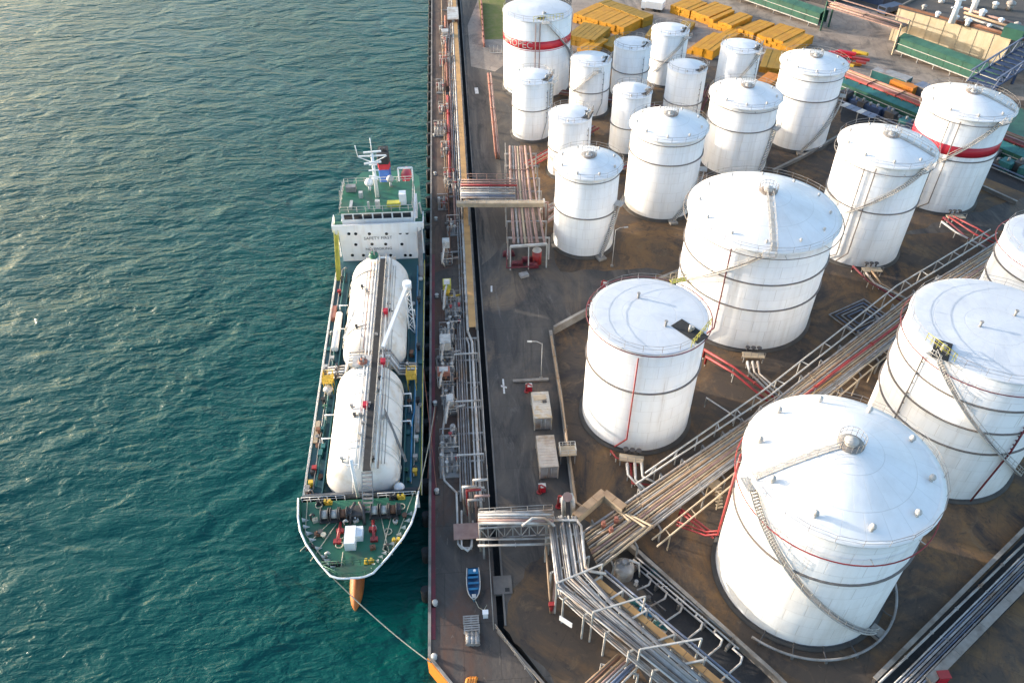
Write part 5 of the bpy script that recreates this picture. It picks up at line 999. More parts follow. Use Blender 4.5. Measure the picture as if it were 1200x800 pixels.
# small stair platform by rack B
sp = thing('access_stair', 'small cream access stair beside the sunlit rack', 'stair', at(833, 575)); p = at(835, 565, 2.2)
MB().box(p, (1.8, 1.4, .1), R_(33)).build('landing', 'duct_cream', sp); m = MB(); m.rail([p + V3(-.8, -.6, 0), p + V3(.9, .5, 0)], 1.0, .8, .05); m.build('handrail', 'duct_cream', sp)
for i in range(7): MB().box(p + V3(.6 - i * .0, -.8 - i * .3, -.25 - i * .3), (1.0, .28, .05), R_(10)).build('tread', 'duct_cream', sp)
for dx, dy in ((-.7, -.5), (.7, .4)): MB().bar(p + V3(dx, dy, 0), V3(p.x + dx, p.y + dy, 0), .14).build('post', 'duct_cream', sp)

# --- feeders from tanks to rack B
def feeder(label, lines, mat, r_=.16, z=1.3, group=None):
    r = thing('feeder_pipes', label, 'pipeline', at(*lines[0][0]))
    for i, ln in enumerate(lines):
        pts = [at(x, y, z) for x, y in ln]; add_pipe(r, [pts[0] - V3(0, 0, z - .5)] + pts, r_, mat if isinstance(mat, str) else mat[i % len(mat)], 4)
        for q in pts[:-1]: MB().bar(V3(q.x, q.y, 0), q, .12).build('post', 'pale_paint', r)
    return r
feeder('three white feeder pipes from the flat-roofed tank to the rack', [((735, 543), (736, 556), (752, 573)), ((744, 543), (745, 562), (760, 577)), ((752, 543), (753, 558), (770, 566))], 'pipe_white')
feeder('red feeder pipes beside the white ones at the flat-roofed tank', [((716, 528), (722, 536), (748, 545)), ((739, 542), (741, 566), (764, 568))], 'red_paint', .12, .9)
feeder('white feeder pipes from the wide domed tank to the rack', [((876, 424), (878, 436), (908, 466)), ((882, 424), (884, 436), (916, 468)), ((888, 424), (890, 438), (922, 466))], 'pipe_white')
feeder('red pipe pair from the wide domed tank down to the rack', [((826, 410), (860, 430), (910, 468)), ((828, 418), (860, 437), (900, 470))], 'red_paint', .2, 2.0)
feeder('pale and red feeder pipes below the tall domed tank', [((1015, 320), (1025, 332), (1062, 350)), ((1022, 318), (1032, 332), (1066, 352)), ((1000, 312), (1018, 330), (1064, 357))], ['pipe_white', 'pipe_tan', 'maroon'])
feeder('maroon and pale feeder pipes below the red-banded tall tank', [((1106, 255), (1135, 280), (1170, 296)), ((1112, 254), (1142, 274), (1172, 288)), ((1118, 254), (1146, 268), (1165, 280)), ((1104, 260), (1120, 272), (1158, 292))], ['maroon', 'red_paint', 'red_paint', 'pipe_white'], .18)
feeder('red branch pipe on a post left of the largest front tank', [((797, 600), (836, 630)), ((799, 597), (839, 627))], 'red_paint', .14, 2.8)
feeder('thin pale pipe bracket line between the flat-roofed tank and the rack', [((828, 466), (862, 488), (890, 505))], 'pale_paint', .1, 2.0)
# T16/T17 link platform
lp = thing('link_walkway', 'yellowish walkway linking the flat-roofed and the wide domed tank', 'walkway', at(797, 330)); a, b = at(786, 330, 19.3), at(803, 327, 19.3)
MB().bar(a, b, .9, .1).build('deck', 'yellow_green', lp); m = MB(); m.rail([a + V3(0, .45, 0), b + V3(0, .45, 0)], 1.1, .8, .05); m.build('handrail', 'duct_cream', lp); m = MB(); m.rail([a - V3(0, .45, 0), b - V3(0, .45, 0)], 1.1, .8, .05); m.build('handrail', 'duct_cream', lp)
# blue rectangular pipe coil on the ground
bc = thing('pipe_coil', 'bluish rectangular pipe frames lying beside the rack', 'pipe frame', at(1008, 370))
for i in range(4):
    s_ = 1 - i * .2; c0 = at(1008, 371, .3 + i * .1); X = (at(1030, 352, 0) - at(985, 372, 0)).normalized(); X.z = 0; Y = V3(-X.y, X.x, 0)
    m = MB(); m.tube([c0 + X * (4.2 * s_ * a_) + Y * (3.0 * s_ * b_) for a_, b_ in ((-1, -1), (1, -1), (1, 1), (-1, 1))], .14, 6, closed=True); m.build('pipe', 'pipe_blue' if i % 2 else 'pipe_grey', bc)

# --- manifold in the pit
mf = thing('manifold', 'manifold with zigzag pipes in the dark pit beside the grey rack', 'pipe manifold', at(790, 720))
h0, h1 = at(742, 655, 1.1), at(866, 760, 1.1); hd = (h1 - h0).normalized(); hn = V3(hd.y, -hd.x, 0)
if hn.x > 0: hn = -hn
for k, (o_, r_) in enumerate(((0, .12), (-.55, .12), (.55, .1))): add_pipe(mf, [h0 + hn * o_, h1 + hn * o_ + hd * (-1.5 * k)], r_, 'pipe_grey' if k else 'pipe_white', 4)
L_ = (h1 - h0).length
for i in range(6):
    q = h0 + hd * (L_ * (.16, .31, .45, .63, .80, .97)[i]); ln = (1.4, 1.9, 3.0, 4.4, 4.9, 5.2)[i]
    add_pipe(mf, [q, q + hn * .5, q + hn * .5 + hd * (.8 + .1 * i), q + hn * 1.3 + hd * (1.1 + .1 * i), q + hn * (1.5 + ln) + hd * (.6 + .1 * i)], .12, 'pipe_white' if i > 2 else 'pipe_grey')
    add_pipe(mf, [q + hn * (.4 + ln) + hd * .5 + V3(0, 0, -.3), q + hn * (.4 + ln) + hd * 2.2 + V3(0, 0, -.3)], .08, 'pipe_dark')
    v = q + hn * (1.0 + ln); m = MB(); m.box(v, (.4, .4, .35), .7); m.cyl(v, v + V3(0, 0, .7), .06, n=6); m.cyl(v + V3(0, 0, .65), v + V3(0, 0, .72), .26, n=10); m.build('valve', 'steel_dark' if i % 2 else 'steel', mf)
for i in range(5): q = h0 + hd * (L_ * (.05 + .22 * i)); MB().box(q - V3(0, 0, .6), (.3, 1.6, 1.0), math.atan2(hd.y, hd.x)).build('sleeper', 'concrete', mf)
pump_lb = ['teal pump in the pit nearest the grey vessel', 'light blue pump in the middle of the pit', 'teal pump in the pit nearest the zigzag pipes', 'small teal box against the pit wall']
for i, (px, py, mt_) in enumerate(((745, 705, 'teal_paint'), (757, 716, 'blue_paint'), (774, 731, 'teal_paint'), (771, 671, 'teal_paint'))):
    p = at(px, py, .5); r = thing('pump', pump_lb[i], 'pump', V3(p.x, p.y, 0)); dd = V3(math.cos(R_(-42)), math.sin(R_(-42)), 0)
    MB().cyl(p - dd * .8, p + dd * .4, .42, n=12).build('motor', mt_, r); MB().cyl(p + dd * .4, p + dd * .9, .3, n=12).build('casing', mt_, r); MB().box(p - V3(0, 0, .4), (2.0, .9, .2), R_(-42)).build('base', 'concrete_pale', r)
p = at(730, 672, 0); gv = thing('sump_vessel', 'round grey vessel in the pit under the rack corner', 'vessel', p); MB().lathe(p, [(1.3, 0), (1.3, 1.6), (1.0, 2.0), (.4, 2.2), (.001, 2.2)], 20).build('body', 'pipe_grey', gv); MB().cyl(p + V3(0, 0, 2.1), p + V3(0, 0, 2.7), .3, n=10).build('manhole', 'steel', gv); m = MB(); m.tube([p + V3(.6, 0, 2.0), p + V3(.6, 0, 2.9), p + V3(1.6, -.5, 2.9), p + V3(1.9, -.7, .3)], .12, 8); m.build('outlet_pipe', 'pipe_white', gv)
# --- rack C lower right trench
rcx = thing('pipe_rack', 'bluish pipes in the trench at the lower right corner', 'pipe rack', at(1120, 740))
bundle(rcx, [(1042, 805), (1205, 643)], [(1080, 805), (1205, 675)], 7, .7, ['pipe_white', 'pipe_blue', 'pipe_grey', 'pipe_dark', 'pipe_blue', 'pipe_grey', 'pipe_blue'], (.09, .15), 31)
for i in range(6): u = (i + .5) / 6; a = at(1042, 805, .4).lerp(at(1205, 643, .4), u); b = at(1080, 805, .4).lerp(at(1205, 675, .4), u); MB().bar(a, b, .25, .5).build('sleeper', 'concrete', rcx)
add_pipe(rcx, [at(1030, 800, 1.6), at(1200, 637, 1.6)], .14, 'pipe_grey', 5)
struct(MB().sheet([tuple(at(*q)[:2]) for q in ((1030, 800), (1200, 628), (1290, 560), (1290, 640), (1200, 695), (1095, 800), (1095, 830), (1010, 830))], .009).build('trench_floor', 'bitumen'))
p = at(1101, 797, 0); rv = thing('hydrant', 'red hydrant cabinet at the bottom right edge', 'hydrant', p); MB().box(p + V3(0, 0, .7), (1.2, .8, 1.4)).build('cabinet', 'band_red', rv); MB().box(p + V3(0, 0, 1.45), (1.35, .95, .1)).build('roof', 'red_paint', rv)

# ================================================================== YARD OBJECTS NEAR THE QUAY
def container(px, py, w_, l_, h_, label, mat, extra=False):
    p = at(px, py, 0); r = thing('container', label, 'container', p)
    nx, ny = int(w_ / .28), int(l_ / .28)
    outline = []
    def side(a, b, k, nrm_):
        for i in range(k): 
            for u, d in ((0, 0), (.3, 0), (.5, .05), (.8, .05)): q = a.lerp(b, (i + u) / k) - nrm_ * d; outline.append((q.x, q.y))
    A, B, C2, D = p + V3(-w_ / 2, -l_ / 2, 0), p + V3(w_ / 2, -l_ / 2, 0), p + V3(w_ / 2, l_ / 2, 0), p + V3(-w_ / 2, l_ / 2, 0)
    side(A, B, nx, V3(0, -1, 0)); side(B, C2, ny, V3(1, 0, 0)); side(C2, D, nx, V3(0, 1, 0)); side(D, A, ny, V3(-1, 0, 0))
    MB().prism(outline, .15, h_ - .05).build('wall', mat, r)
    m = MB()
    for q in (A, B, C2, D): m.box(q + V3(0, 0, h_ / 2), (.16, .16, h_))
    m.box(p + V3(0, -l_ / 2, h_ - .07), (w_, .14, .14)); m.box(p + V3(0, l_ / 2, h_ - .07), (w_, .14, .14)); m.box(p + V3(-w_ / 2, 0, h_ - .07), (.14, l_, .14)); m.box(p + V3(w_ / 2, 0, h_ - .07), (.14, l_, .14)); m.build('frame', mat, r)
    rm = MB(); kk = int(l_ / .5)
    for i in range(kk): rm.box(p + V3(0, -l_ / 2 + (i + .5) * l_ / kk, h_ - .02), (w_ - .1, l_ / kk * .62, .05))
    rm.box(p + V3(0, 0, h_ - .06), (w_ - .05, l_ - .05, .05)); rm.build('roof', mat, r)
    for s_ in (-1, 1):
        d_ = MB().box(p + V3(s_ * w_ / 4, -l_ / 2 - .04, h_ / 2), (w_ / 2 - .12, .05, h_ - .3)).build('door', 'pipe_grey', r); MB().cyl(p + V3(s_ * w_ * .12, -l_ / 2 - .1, .3), p + V3(s_ * w_ * .12, -l_ / 2 - .1, h_ - .3), .035, n=6).build('locking_bar', 'pale_paint', d_)
    if extra:
        MB().box(p + V3(-.1, 1.4, h_ + .05), (1.9, 1.0, .06), .1).build('roof_sheet', 'duct_cream', r); MB().box(p + V3(.5, .5, h_ + .12), (.6, .4, .2), .1).build('roof_box', 'steel_dark', r)
container(634, 488, 2.44, 5.2, 2.6, 'container with rust-yellow stained roof and clutter on top', 'container_rust', True)
container(640.5, 542, 2.44, 5.6, 2.6, 'plain beige container nearest to the truss bridge', 'container_tan')
def monitor(px, py, label, h_=1.6, cat='hydrant'):
    p = at(px, py, 0); r = thing('fire_monitor', label, cat, p, 'red fire equipment'); m = MB(); m.cyl(p, p + V3(0, 0, h_), .16, n=10); m.cyl(p + V3(0, 0, .05), p + V3(0, 0, .2), .4, n=10); m.build('stand', 'red_paint', r)
    MB().tube([p + V3(0, 0, h_), p + V3(.2, -.2, h_ + .3), p + V3(.7, -.8, h_ + .5)], .12, 8).build('nozzle', 'red_paint', r); MB().box(p + V3(.4, .3, .55), (.9, .7, 1.1)).build('cabinet', 'band_red', r); MB().box(p + V3(.4, .3, 1.13), (1.0, .8, .06)).build('cabinet_top', 'pale_paint', r)
monitor(617, 459, 'red fire monitor behind the stained container'); monitor(632, 577, 'red fire monitor in front of the plain beige container'); monitor(654, 594, 'tall red hydrant post beside the rack corner', 2.4); monitor(705, 338, 'red hydrant cabinet near the lamp post by the narrow domed tank'); monitor(690, 362, 'red fire monitor on the bund wall left of the flat-roofed tank')
def lamp(px, py, h_, label, adir=(-1, .1)):
    p = at(px, py, 0); r = thing('lamp_post', label, 'lamp post', p, 'lamp posts'); MB().cyl(p, p + V3(0, 0, h_), .07, .045, n=8).build('pole', 'pale_paint', r); d = V3(adir[0], adir[1], 0).normalized(); t_ = p + V3(0, 0, h_)
    MB().tube([t_ - V3(0, 0, .1), t_ + d * .8 + V3(0, 0, .35), t_ + d * 1.7 + V3(0, 0, .35)], .05, 6).build('arm', 'pale_paint', r); MB().box(t_ + d * 1.9 + V3(0, 0, .33), (.7, .3, .14), math.atan2(d.y, d.x)).build('lamp_head', 'pale_paint', r); MB().box(p + V3(0, 0, .15), (.5, .5, .3)).build('base', 'concrete_pale', r)
lamp(634, 444, 7.5, 'lamp post behind the stained container'); lamp(717, 312, 8.0, 'lamp post right of the narrow domed tank', (1, .1)); lamp(1057, 118 + 60, 6, 'lamp post behind the tall domed tank')
m = MB(); p = at(622, 446, .1); tag(m.box(p + V3(0, 0, .15), (5.6, .5, .3)).build('concrete_barrier', 'concrete_pale'), 'pale concrete strip on the road at the lamp post foot', 'barrier')
vp = thing('valve_platform', 'small railed valve platform at the pipe beside the beige container', 'platform', at(663, 536)); p = at(665, 528, 2.0)
MB().box(p, (2.4, 1.8, .12)).build('deck', 'duct_cream', vp); m = MB(); m.rail([p + V3(-1.1, -.8, 0), p + V3(1.1, -.8, 0), p + V3(1.1, .8, 0), p + V3(-1.1, .8, 0)], 1.0, 1.1, .05, closed=True); m.build('guard_rail', 'pale_paint', vp)
for sx in (-1, 1):
    for sy in (-.7, .7): MB().bar(p + V3(sx, sy, 0), V3(p.x + sx, p.y + sy, 0), .12).build('leg', 'steel', vp)
wp = thing('wall_pipe', 'pale pipe running beside the low bund wall past the containers', 'pipeline', at(655, 470)); add_pipe(wp, [at(646, 394, 1.3), at(658, 470, 1.3), at(668, 540, 1.3), at(675, 588, 1.3), at(692, 600, 1.3)], .16, 'pipe_tan', 4)
for (px, py) in ((648, 410), (655, 455), (663, 505), (672, 570)): p = at(px, py, 0); MB().box(p + V3(0, 0, .6), (.4, .2, 1.2)).build('post', 'concrete', wp)
# painted marks on the road
def mark(pts, label): tag(MB().sheet([tuple(at(x, y)[:2]) for x, y in pts], .016).build('road_marking', 'marking'), label, 'road marking')
mark([(588.5, 444), (590.5, 444), (592, 461), (590, 461)], 'white painted dash on the dark road left of the stained container')
mark([(587, 451), (594, 453), (594, 455), (587, 453)], 'short white cross stroke over the painted dash')
mark([(575, 335), (577, 335), (577, 342), (575, 342)], 'small white mark on the road beside the tan trough')
mark([(556, 103), (560, 103), (561, 110), (557, 110)], 'pale mark on the far road near the red pipe pair')
# blue boat on the quay
bt = thing('rowing_boat', 'small blue open boat lying on the quay', 'boat', at(555, 688)); p = at(555, 687, 0); m = MB(); vs = []; N_ = 10
prof = [(-2.1, .72), (-1.4, .78), (-.6, .82), (.2, .82), (.9, .76), (1.5, .6), (1.95, .36), (2.25, .04)]
def boat_shell(mb, k, zt, zb, rev):
    vs = []
    for s_, hw in prof:
        y = p.y - s_; w2 = hw * k; vs += [(p.x - w2, y, zt), (p.x - w2 * .72, y, (zt + zb) / 2), (p.x, y, zb), (p.x + w2 * .72, y, (zt + zb) / 2), (p.x + w2, y, zt)]
    fs = [(i * 5 + j, (i + 1) * 5 + j, (i + 1) * 5 + j + 1, i * 5 + j + 1) for i in range(len(prof) - 1) for j in range(4)]
    if rev: fs = [f[::-1] for f in fs]
    mb.add(vs, fs, True); mb.f.append(tuple(len(mb.v) - len(vs) + j for j in range(5))); mb.sm.append(False)
m = MB(); boat_shell(m, 1.0, .85, .1, False); m.build('hull', 'blue_paint', bt); m = MB(); boat_shell(m, .9, .82, .22, True); m.build('inner_hull', 'boat_in', bt)
for sx in (-1, 1): m = MB(); m.tube([(p.x + sx * hw, p.y - s_, .87) for s_, hw in prof], .07, 6); m.build('gunwale', 'pale_paint', bt)
for s_, hw in ((-.9, .78), (-.1, .8), (.7, .75)): MB().box((p.x, p.y - s_, .66), (hw * 1.75, .28, .05)).build('thwart', 'blue_paint', bt)
MB().box((p.x, p.y + 1.7, .72), (1.35, .75, .06)).build('stern_seat', 'blue_paint', bt); MB().cyl((p.x + .2, p.y + 1.7, .75), (p.x + .2, p.y + 1.7, .95), .18, n=10).build('bucket', 'ship_white', bt); MB().box((p.x, p.y - 1.75, .8), (.5, .5, .05)).build('bow_seat', 'pale_paint', bt)
tag(MB().tube([(p.x + .1, p.y - 2.2, .7), (p.x + .5, p.y - 2.9, .1), (p.x + 1.1, p.y - 3.3, .05), (p.x + 1.5, p.y - 2.6, .05)], .04, 5).build('boat_rope', 'rope'), 'thin rope trailing from the bow of the blue boat', 'rope')
# pallets, drums on the quay
for i, (px, py, lb) in enumerate(((552, 727, 'dark grey timber pallet just below the blue boat'), (553, 738, 'second grey pallet below the blue boat'))):
    q = at(px, py, 0); r = thing('pallet', lb, 'pallet', q, 'pallets')
    for k in range(4): MB().box(q + V3(0, -.45 + k * .3, .3), (1.9, .2, .05)).build('plank', 'steel', r)
    for k in range(3): MB().box(q + V3(-.85 + k * .85, 0, .15), (.16, 1.1, .26)).build('bearer', 'steel', r)
dl = ['left pale drum lying on the quay', 'middle pale drum lying on the quay', 'right pale drum lying on the quay']
for i in range(3): q = at(549 + i * 5, 748, .35); r = thing('drum', dl[i], 'drum', V3(q.x, q.y, 0), 'drums on the quay'); MB().cyl(q - V3(0, .75, 0), q + V3(0, .75, 0), .33, n=14).build('body', 'pipe_grey', r); [MB().cyl(q + V3(0, dy - .03, 0), q + V3(0, dy + .03, 0), .36, n=14).build('rib', 'steel', r) for dy in (-.7, -.25, .25, .7)]
q = at(569, 722, 0); r = thing('post_box', 'small white junction box on the quay edge', 'box', q); MB().box(q + V3(0, 0, .5), (.6, .5, 1.0)).build('cabinet', 'ship_white', r); MB().box(q + V3(0, 0, 1.03), (.7, .6, .06)).build('lid', 'ship_white', r)
q = at(590, 690, 0); cp = thing('channel_cover', 'concrete slab crossing the drain channel with an open hatch', 'slab', q); a = at(577, 686, .1); MB().prism([(QR - .2, a.y + 1.3), (at(600, 686).x, a.y + 1.3), (at(600, 686).x, a.y - 1.2), (QR - .2, a.y - 1.2)], -.3, .14).build('slab', 'concrete', cp); MB().box(at(594.5, 690.5, .15), (.55, .5, .05)).build('hatch', 'black_rubber', cp)
oc = thing('orange_fender', 'orange rolled hose heap near the cut quay corner', 'hose', at(551, 797))
for i in range(4): MB().tube([at(546 + i * 3, 806, .25), at(548 + i * 3, 796, .35), at(552 + i * 2, 794, .2)], .22, 8).build('hose', 'orange', oc)
m = MB(); m.rail([ra + V3(-.3, 0, .3), rb + V3(-.3, -.3, .3)], 1.0, 2.0, .05); tag(m.build('guard_rail', 'steel'), 'rusty guard rail along the bend of the drain channel', 'railing')
m = MB(); m.rail([V3(QR - .5, 63, 0), V3(QR - .5, ra.y, 0)], 1.0, 2.4, .05); tag(m.build('guard_rail', 'steel'), 'thin guard rail behind the blue boat along the channel', 'railing')

# ================================================================== FAR YARD
def frame3(a, b, c, z):
    """origin and axes from three photo points at height z: a corner, b along the length, c across"""
    A, B, Cc = at(*a, z), at(*b, z), at(*c, z); X = (B - A); L_ = X.length; X.normalize(); Y = V3(-X.y, X.x, 0); w_ = (Cc - A).dot(Y)
    if w_ < 0: Y = -Y; w_ = -w_
    return V3(A.x, A.y, 0), X, Y, L_, w_
def stack(a, b, c, h_, label, mat, layers=3, seed=0, pw=1.5):
    rnd = random.Random(seed); O, X, Y, L_, w_ = frame3(a, b, c, h_); r = thing('steel_stack', label, 'steel stack', O, 'yellow stacks in the far yard')
    k = max(2, round(w_ / pw)); Z = V3(0, 0, 1); ph = h_ / layers
    proto = None
    for lay in range(layers):
        for i in range(k):
            if lay == layers - 1 and rnd.random() < .04: continue
            off = rnd.uniform(-.18, .18); c0 = O + X * (L_ / 2 + off) + Y * ((i + .5) * w_ / k) + V3(0, 0, ph * (lay + .5))
            if proto is None:
                m = MB(); hx, hy, hz, bv = L_ / 2, w_ / k / 2 - .02, ph / 2 - .01, .05
                vs = []
                for sx in (-hx, hx):
                    for yy, zz in ((-hy + bv, -hz), (hy - bv, -hz), (hy, -hz + bv), (hy, hz - bv), (hy - bv, hz), (-hy + bv, hz), (-hy, hz - bv), (-hy, -hz + bv)): vs.append(X * sx + Y * yy + Z * zz)
                m.add(vs, [tuple(range(8)), tuple(range(8, 16))[::-1]] + [(j, 8 + j, 8 + (j + 1) % 8, (j + 1) % 8) for j in range(8)])
                proto = m.build('beam', mat, None); o = proto
            else: o = proto.copy(); C.objects.link(o)
            o.parent = r; o.location = c0 - O + V3(0, 0, rnd.uniform(-.05, .05))
    for u in (.2, .8): MB().box(O + X * (L_ * u) + Y * (w_ / 2) + V3(0, 0, .0 + .06), (.3, w_, .1), math.atan2(X.y, X.x)).build('bearer', 'rust', r)
stack((672, 16), (699, 3.5), (719, 39), 2.6, 'bright yellow steel stack behind the lettered tank', 'ochre', 3, 1)
stack((701, 3), (713, -1), (746, 25), 2.8, 'duller yellow steel stack right behind the brightest one', 'ochre_dull', 2, 2)
stack((664, 41), (684, 26), (690, 53), 2.6, 'dull yellow steel stack touching the lettered tank', 'ochre_dull', 2, 3)
stack((676, 56), (698, 42), (688, 62), 2.0, 'low yellow steel stack in front of the dull one', 'ochre', 2, 4)
LB = ['first yellow stack of the long row beside the far road', 'second yellow stack of the long row beside the far road', 'third yellow stack of the long row beside the far road', 'fourth yellow stack of the long row beside the far road', 'last yellow stack of the long row nearest the green gallery']
for i, (a, b, c) in enumerate((((786, 6), (807, -3), (810, 12)), ((810, 13), (837, 2), (830, 20.5)), ((831, 22), (856, 11), (856, 31)), ((860, 32), (885, 21), (884, 39)), ((887, 40), (914, 27), (912, 52)))): stack(a, b, c, 2.4, LB[i], 'ochre', 3, 10 + i, 1.6)
stack((914, 53), (938, 38), (930, 58), 2.2, 'broken yellow stack in front of the end of the long row', 'ochre', 2, 20)
stack((806, 53), (830, 36), (834, 62), 2.4, 'yellow stack between the rear small tanks', 'ochre', 2, 21)
stack((890, 78), (898, 57), (915, 78), 1.6, 'dull yellow stack behind the rear domed tank', 'ochre_dull', 2, 22)
stack((756, 42), (764, 30), (768, 46), 1.6, 'small yellow stack between two small tanks', 'ochre_dull', 2, 23)
stack((884, 96), (900, 84), (912, 92), 1.4, 'orange stack left of the rear domed tank', 'orange', 2, 24)
stack((786, 40), (800, 24), (812, 30), 1.4, 'curved dull yellow stack behind the rear small tank', 'ochre_dull', 2, 25)
stack((842, 40), (862, 29), (860, 48), 1.6, 'low yellow stack in the gap behind the long row', 'ochre', 2, 31)
stack((700, 50), (722, 40), (712, 58), 1.4, 'flat dull yellow stack between the lettered tank and a small tank', 'ochre_dull', 1, 32)
# white truck
def truck(a, b, c, h_, label, mat):
    O, X, Y, L_, w_ = frame3(a, b, c, 0); r = thing('truck', label, 'truck', O); ang = math.atan2(X.y, X.x)
    P = lambda u, v, z: O + X * (L_ * u) + Y * (w_ * v) + V3(0, 0, z)
    MB().box(P(.6, .5, .9 + h_ / 2), (L_ * .74, w_, h_), ang).build('cargo_box', mat, r); MB().box(P(.12, .5, 1.6), (L_ * .2, w_ * .95, 2.0), ang).build('cab', mat, r); MB().box(P(.5, .5, .75), (L_ * .95, w_ * .5, .25), ang).build('chassis', 'steel_dark', r); MB().box(P(.02, .5, 2.0), (.06, w_ * .8, .8), ang).build('windscreen', 'glass_dark', r)
    for u in (.12, .65, .85):
        for v in (.08, .92): q = P(u, v, .5); MB().cyl(q - Y * .15, q + Y * .15, .5, n=14).build('wheel', 'black_rubber', r)
truck((750, 12), (776, 16), (752, 7), 2.0, 'white truck parked behind the yellow stacks', 'ship_white')
truck((1108, 2), (1132, 8), (1110, -4), 1.6, 'dark truck parked beside the cream warehouse', 'steel_dark') if False else None
truck((1036, 20), (1056, 14), (1034, 14), 1.4, 'dark lorry parked left of the cream warehouse', 'blue_steel')
# red and orange frames
r = thing('scrap_pile', 'red and orange steel frames piled behind the rear domed tank', 'scrap pile', at(990, 70)); rnd = random.Random(4)
for i in range(16): q = at(rnd.uniform(976, 1012), rnd.uniform(60, 76), .4 + rnd.random() * 1.4); MB().box(q, (rnd.uniform(2, 5), rnd.uniform(.6, 1.4), .5), rnd.uniform(-.9, .1)).build('frame', ['band_red', 'red_paint', 'band_red', 'orange', 'yellow'][i % 5] if q.x > 88 else 'orange', r)
# long containers in the yard
def box_container(a, b, c, h_, label, mat, top):
    O, X, Y, L_, w_ = frame3(a, b, c, h_); r = thing('long_container', label, 'container', O); ang = math.atan2(X.y, X.x); m = MB(); k = int(L_ / .5)
    c0 = O + X * (L_ / 2) + Y * (w_ / 2)
    m.box(c0 + V3(0, 0, h_ / 2), (L_, w_, h_ - .1), ang); m.build('body', mat, r)
    for i in range(k):
        for s_ in (0, 1): MB().box(O + X * (L_ * (i + .5) / k) + Y * (w_ * s_) + V3(0, 0, h_ / 2), (L_ / k * .5, .1, h_ - .4), ang).build('rib', mat, r)
    MB().box(c0 + V3(0, 0, h_ - .03), (L_ + .06, w_ + .06, .12), ang).build('roof', top, r); [MB().box(O + X * (L_ * u) + Y * (w_ * v) + V3(0, 0, h_ / 2), (.2, .2, h_ + .05), ang).build('corner_post', top, r) for u in (0, 1) for v in (0, 1)]
box_container((1022, 82), (1062, 95), (1028, 77), 3.0, 'dark long shed container with grey roof in the far yard', 'teal_paint', 'pipe_grey'); box_container((1044, 94), (1070, 104), (1048, 90), 2.6, 'orange container in front of the dark shed container', 'orange', 'orange'); box_container((1072, 99), (1104, 112), (1078, 94), 2.8, 'grey blue long container right of the orange one', 'pipe_dark', 'pipe_blue')
# green galleries, pipe bridge, warehouse
def gallery(a, b, wd, z0, z1, label, roof, side, cat='conveyor', legs=6, name='green_gallery'):
    A, B = at(*a, 0), at(*b, 0); X = (B - A); L_ = X.length; X.normalize(); Y = V3(-X.y, X.x, 0); ang = math.atan2(X.y, X.x); r = thing(name, label, cat, A)
    k = max(2, round(L_ / 5)); h_ = z1 - z0
    for i in range(k):
        c0 = A + X * (L_ * (i + .5) / k)
        for s_ in (-1, 1): MB().box(c0 + Y * (s_ * wd / 2) + V3(0, 0, z0 + h_ / 2), (L_ / k - .08, .1, h_), ang).build('side_panel', side, r)
        for s_ in (-1, 1): q = c0 + Y * (s_ * wd * .27) + V3(0, 0, z1 + .25); Zv = (V3(0, 0, 1) + Y * (s_ * .35)).normalized(); MB().box(q, (L_ / k - .04, wd * .6, .08), ax=(X, Zv.cross(X), Zv)).build('roof_sheet', roof, r)
    MB().box(A + X * (L_ / 2) + V3(0, 0, z0), (L_, wd, .2), ang).build('floor', 'steel', r)
    for s_ in (-1, 1): MB().box(A + X * (L_ / 2) + Y * (s_ * (wd / 2 + .12)) + V3(0, 0, z0 + h_ * .55), (L_, .08, .15), ang).build('rail_strip', 'pale_paint', r); MB().box(A + X * (L_ / 2) + Y * (s_ * (wd / 2 + .12)) + V3(0, 0, z0 + .1), (L_, .12, .25), ang).build('bottom_chord', 'pale_paint', r)
    for i in range(legs):
        c0 = A + X * (L_ * (i + .5) / legs)
        for s_ in (-1, 1): MB().bar(c0 + Y * (s_ * wd * .45), c0 + Y * (s_ * wd * .45) + V3(0, 0, z0), .25).build('leg', 'steel', r)
    return r
gallery((845, -8), (962, 33), 4.0, 1.2, 4.6, 'green roofed gallery left of the brown pipe bridge', 'green_roof', 'green_sheet'); gallery((1052, 62), (1168, 106), 4.2, 1.2, 4.8, 'green roofed gallery in front of the cream warehouse', 'green_roof', 'green_sheet')
pb = thing('pipe_bridge', 'brown pipe bridge between the two green galleries', 'pipe bridge', at(1010, 50)); A, B = at(966, 34, 0), at(1050, 62, 0); X = (B - A).normalized(); Y = V3(-X.y, X.x, 0)
for i in range(6): add_pipe(pb, [A + Y * (-1.6 + i * .65) + V3(0, 0, 7.2), B + Y * (-1.6 + i * .65) + V3(0, 0, 7.2)], .26, ['pipe_pink', 'rust', 'pipe_tan', 'pipe_pink', 'pipe_grey', 'pipe_pink'][i], 8)
for s_ in (-2, 2): m = MB(); m.bar(A + Y * s_ + V3(0, 0, 6.8), B + Y * s_ + V3(0, 0, 6.8), .3); m.bar(A + Y * s_ + V3(0, 0, 8.4), B + Y * s_ + V3(0, 0, 8.4), .25); m.build('girder', 'pipe_pink', pb); MB().bar(A + Y * s_, A + Y * s_ + V3(0, 0, 8.4), .4).build('leg', 'green_sheet', pb); MB().bar(B + Y * s_, B + Y * s_ + V3(0, 0, 8.4), .4).build('leg', 'duct_cream', pb)
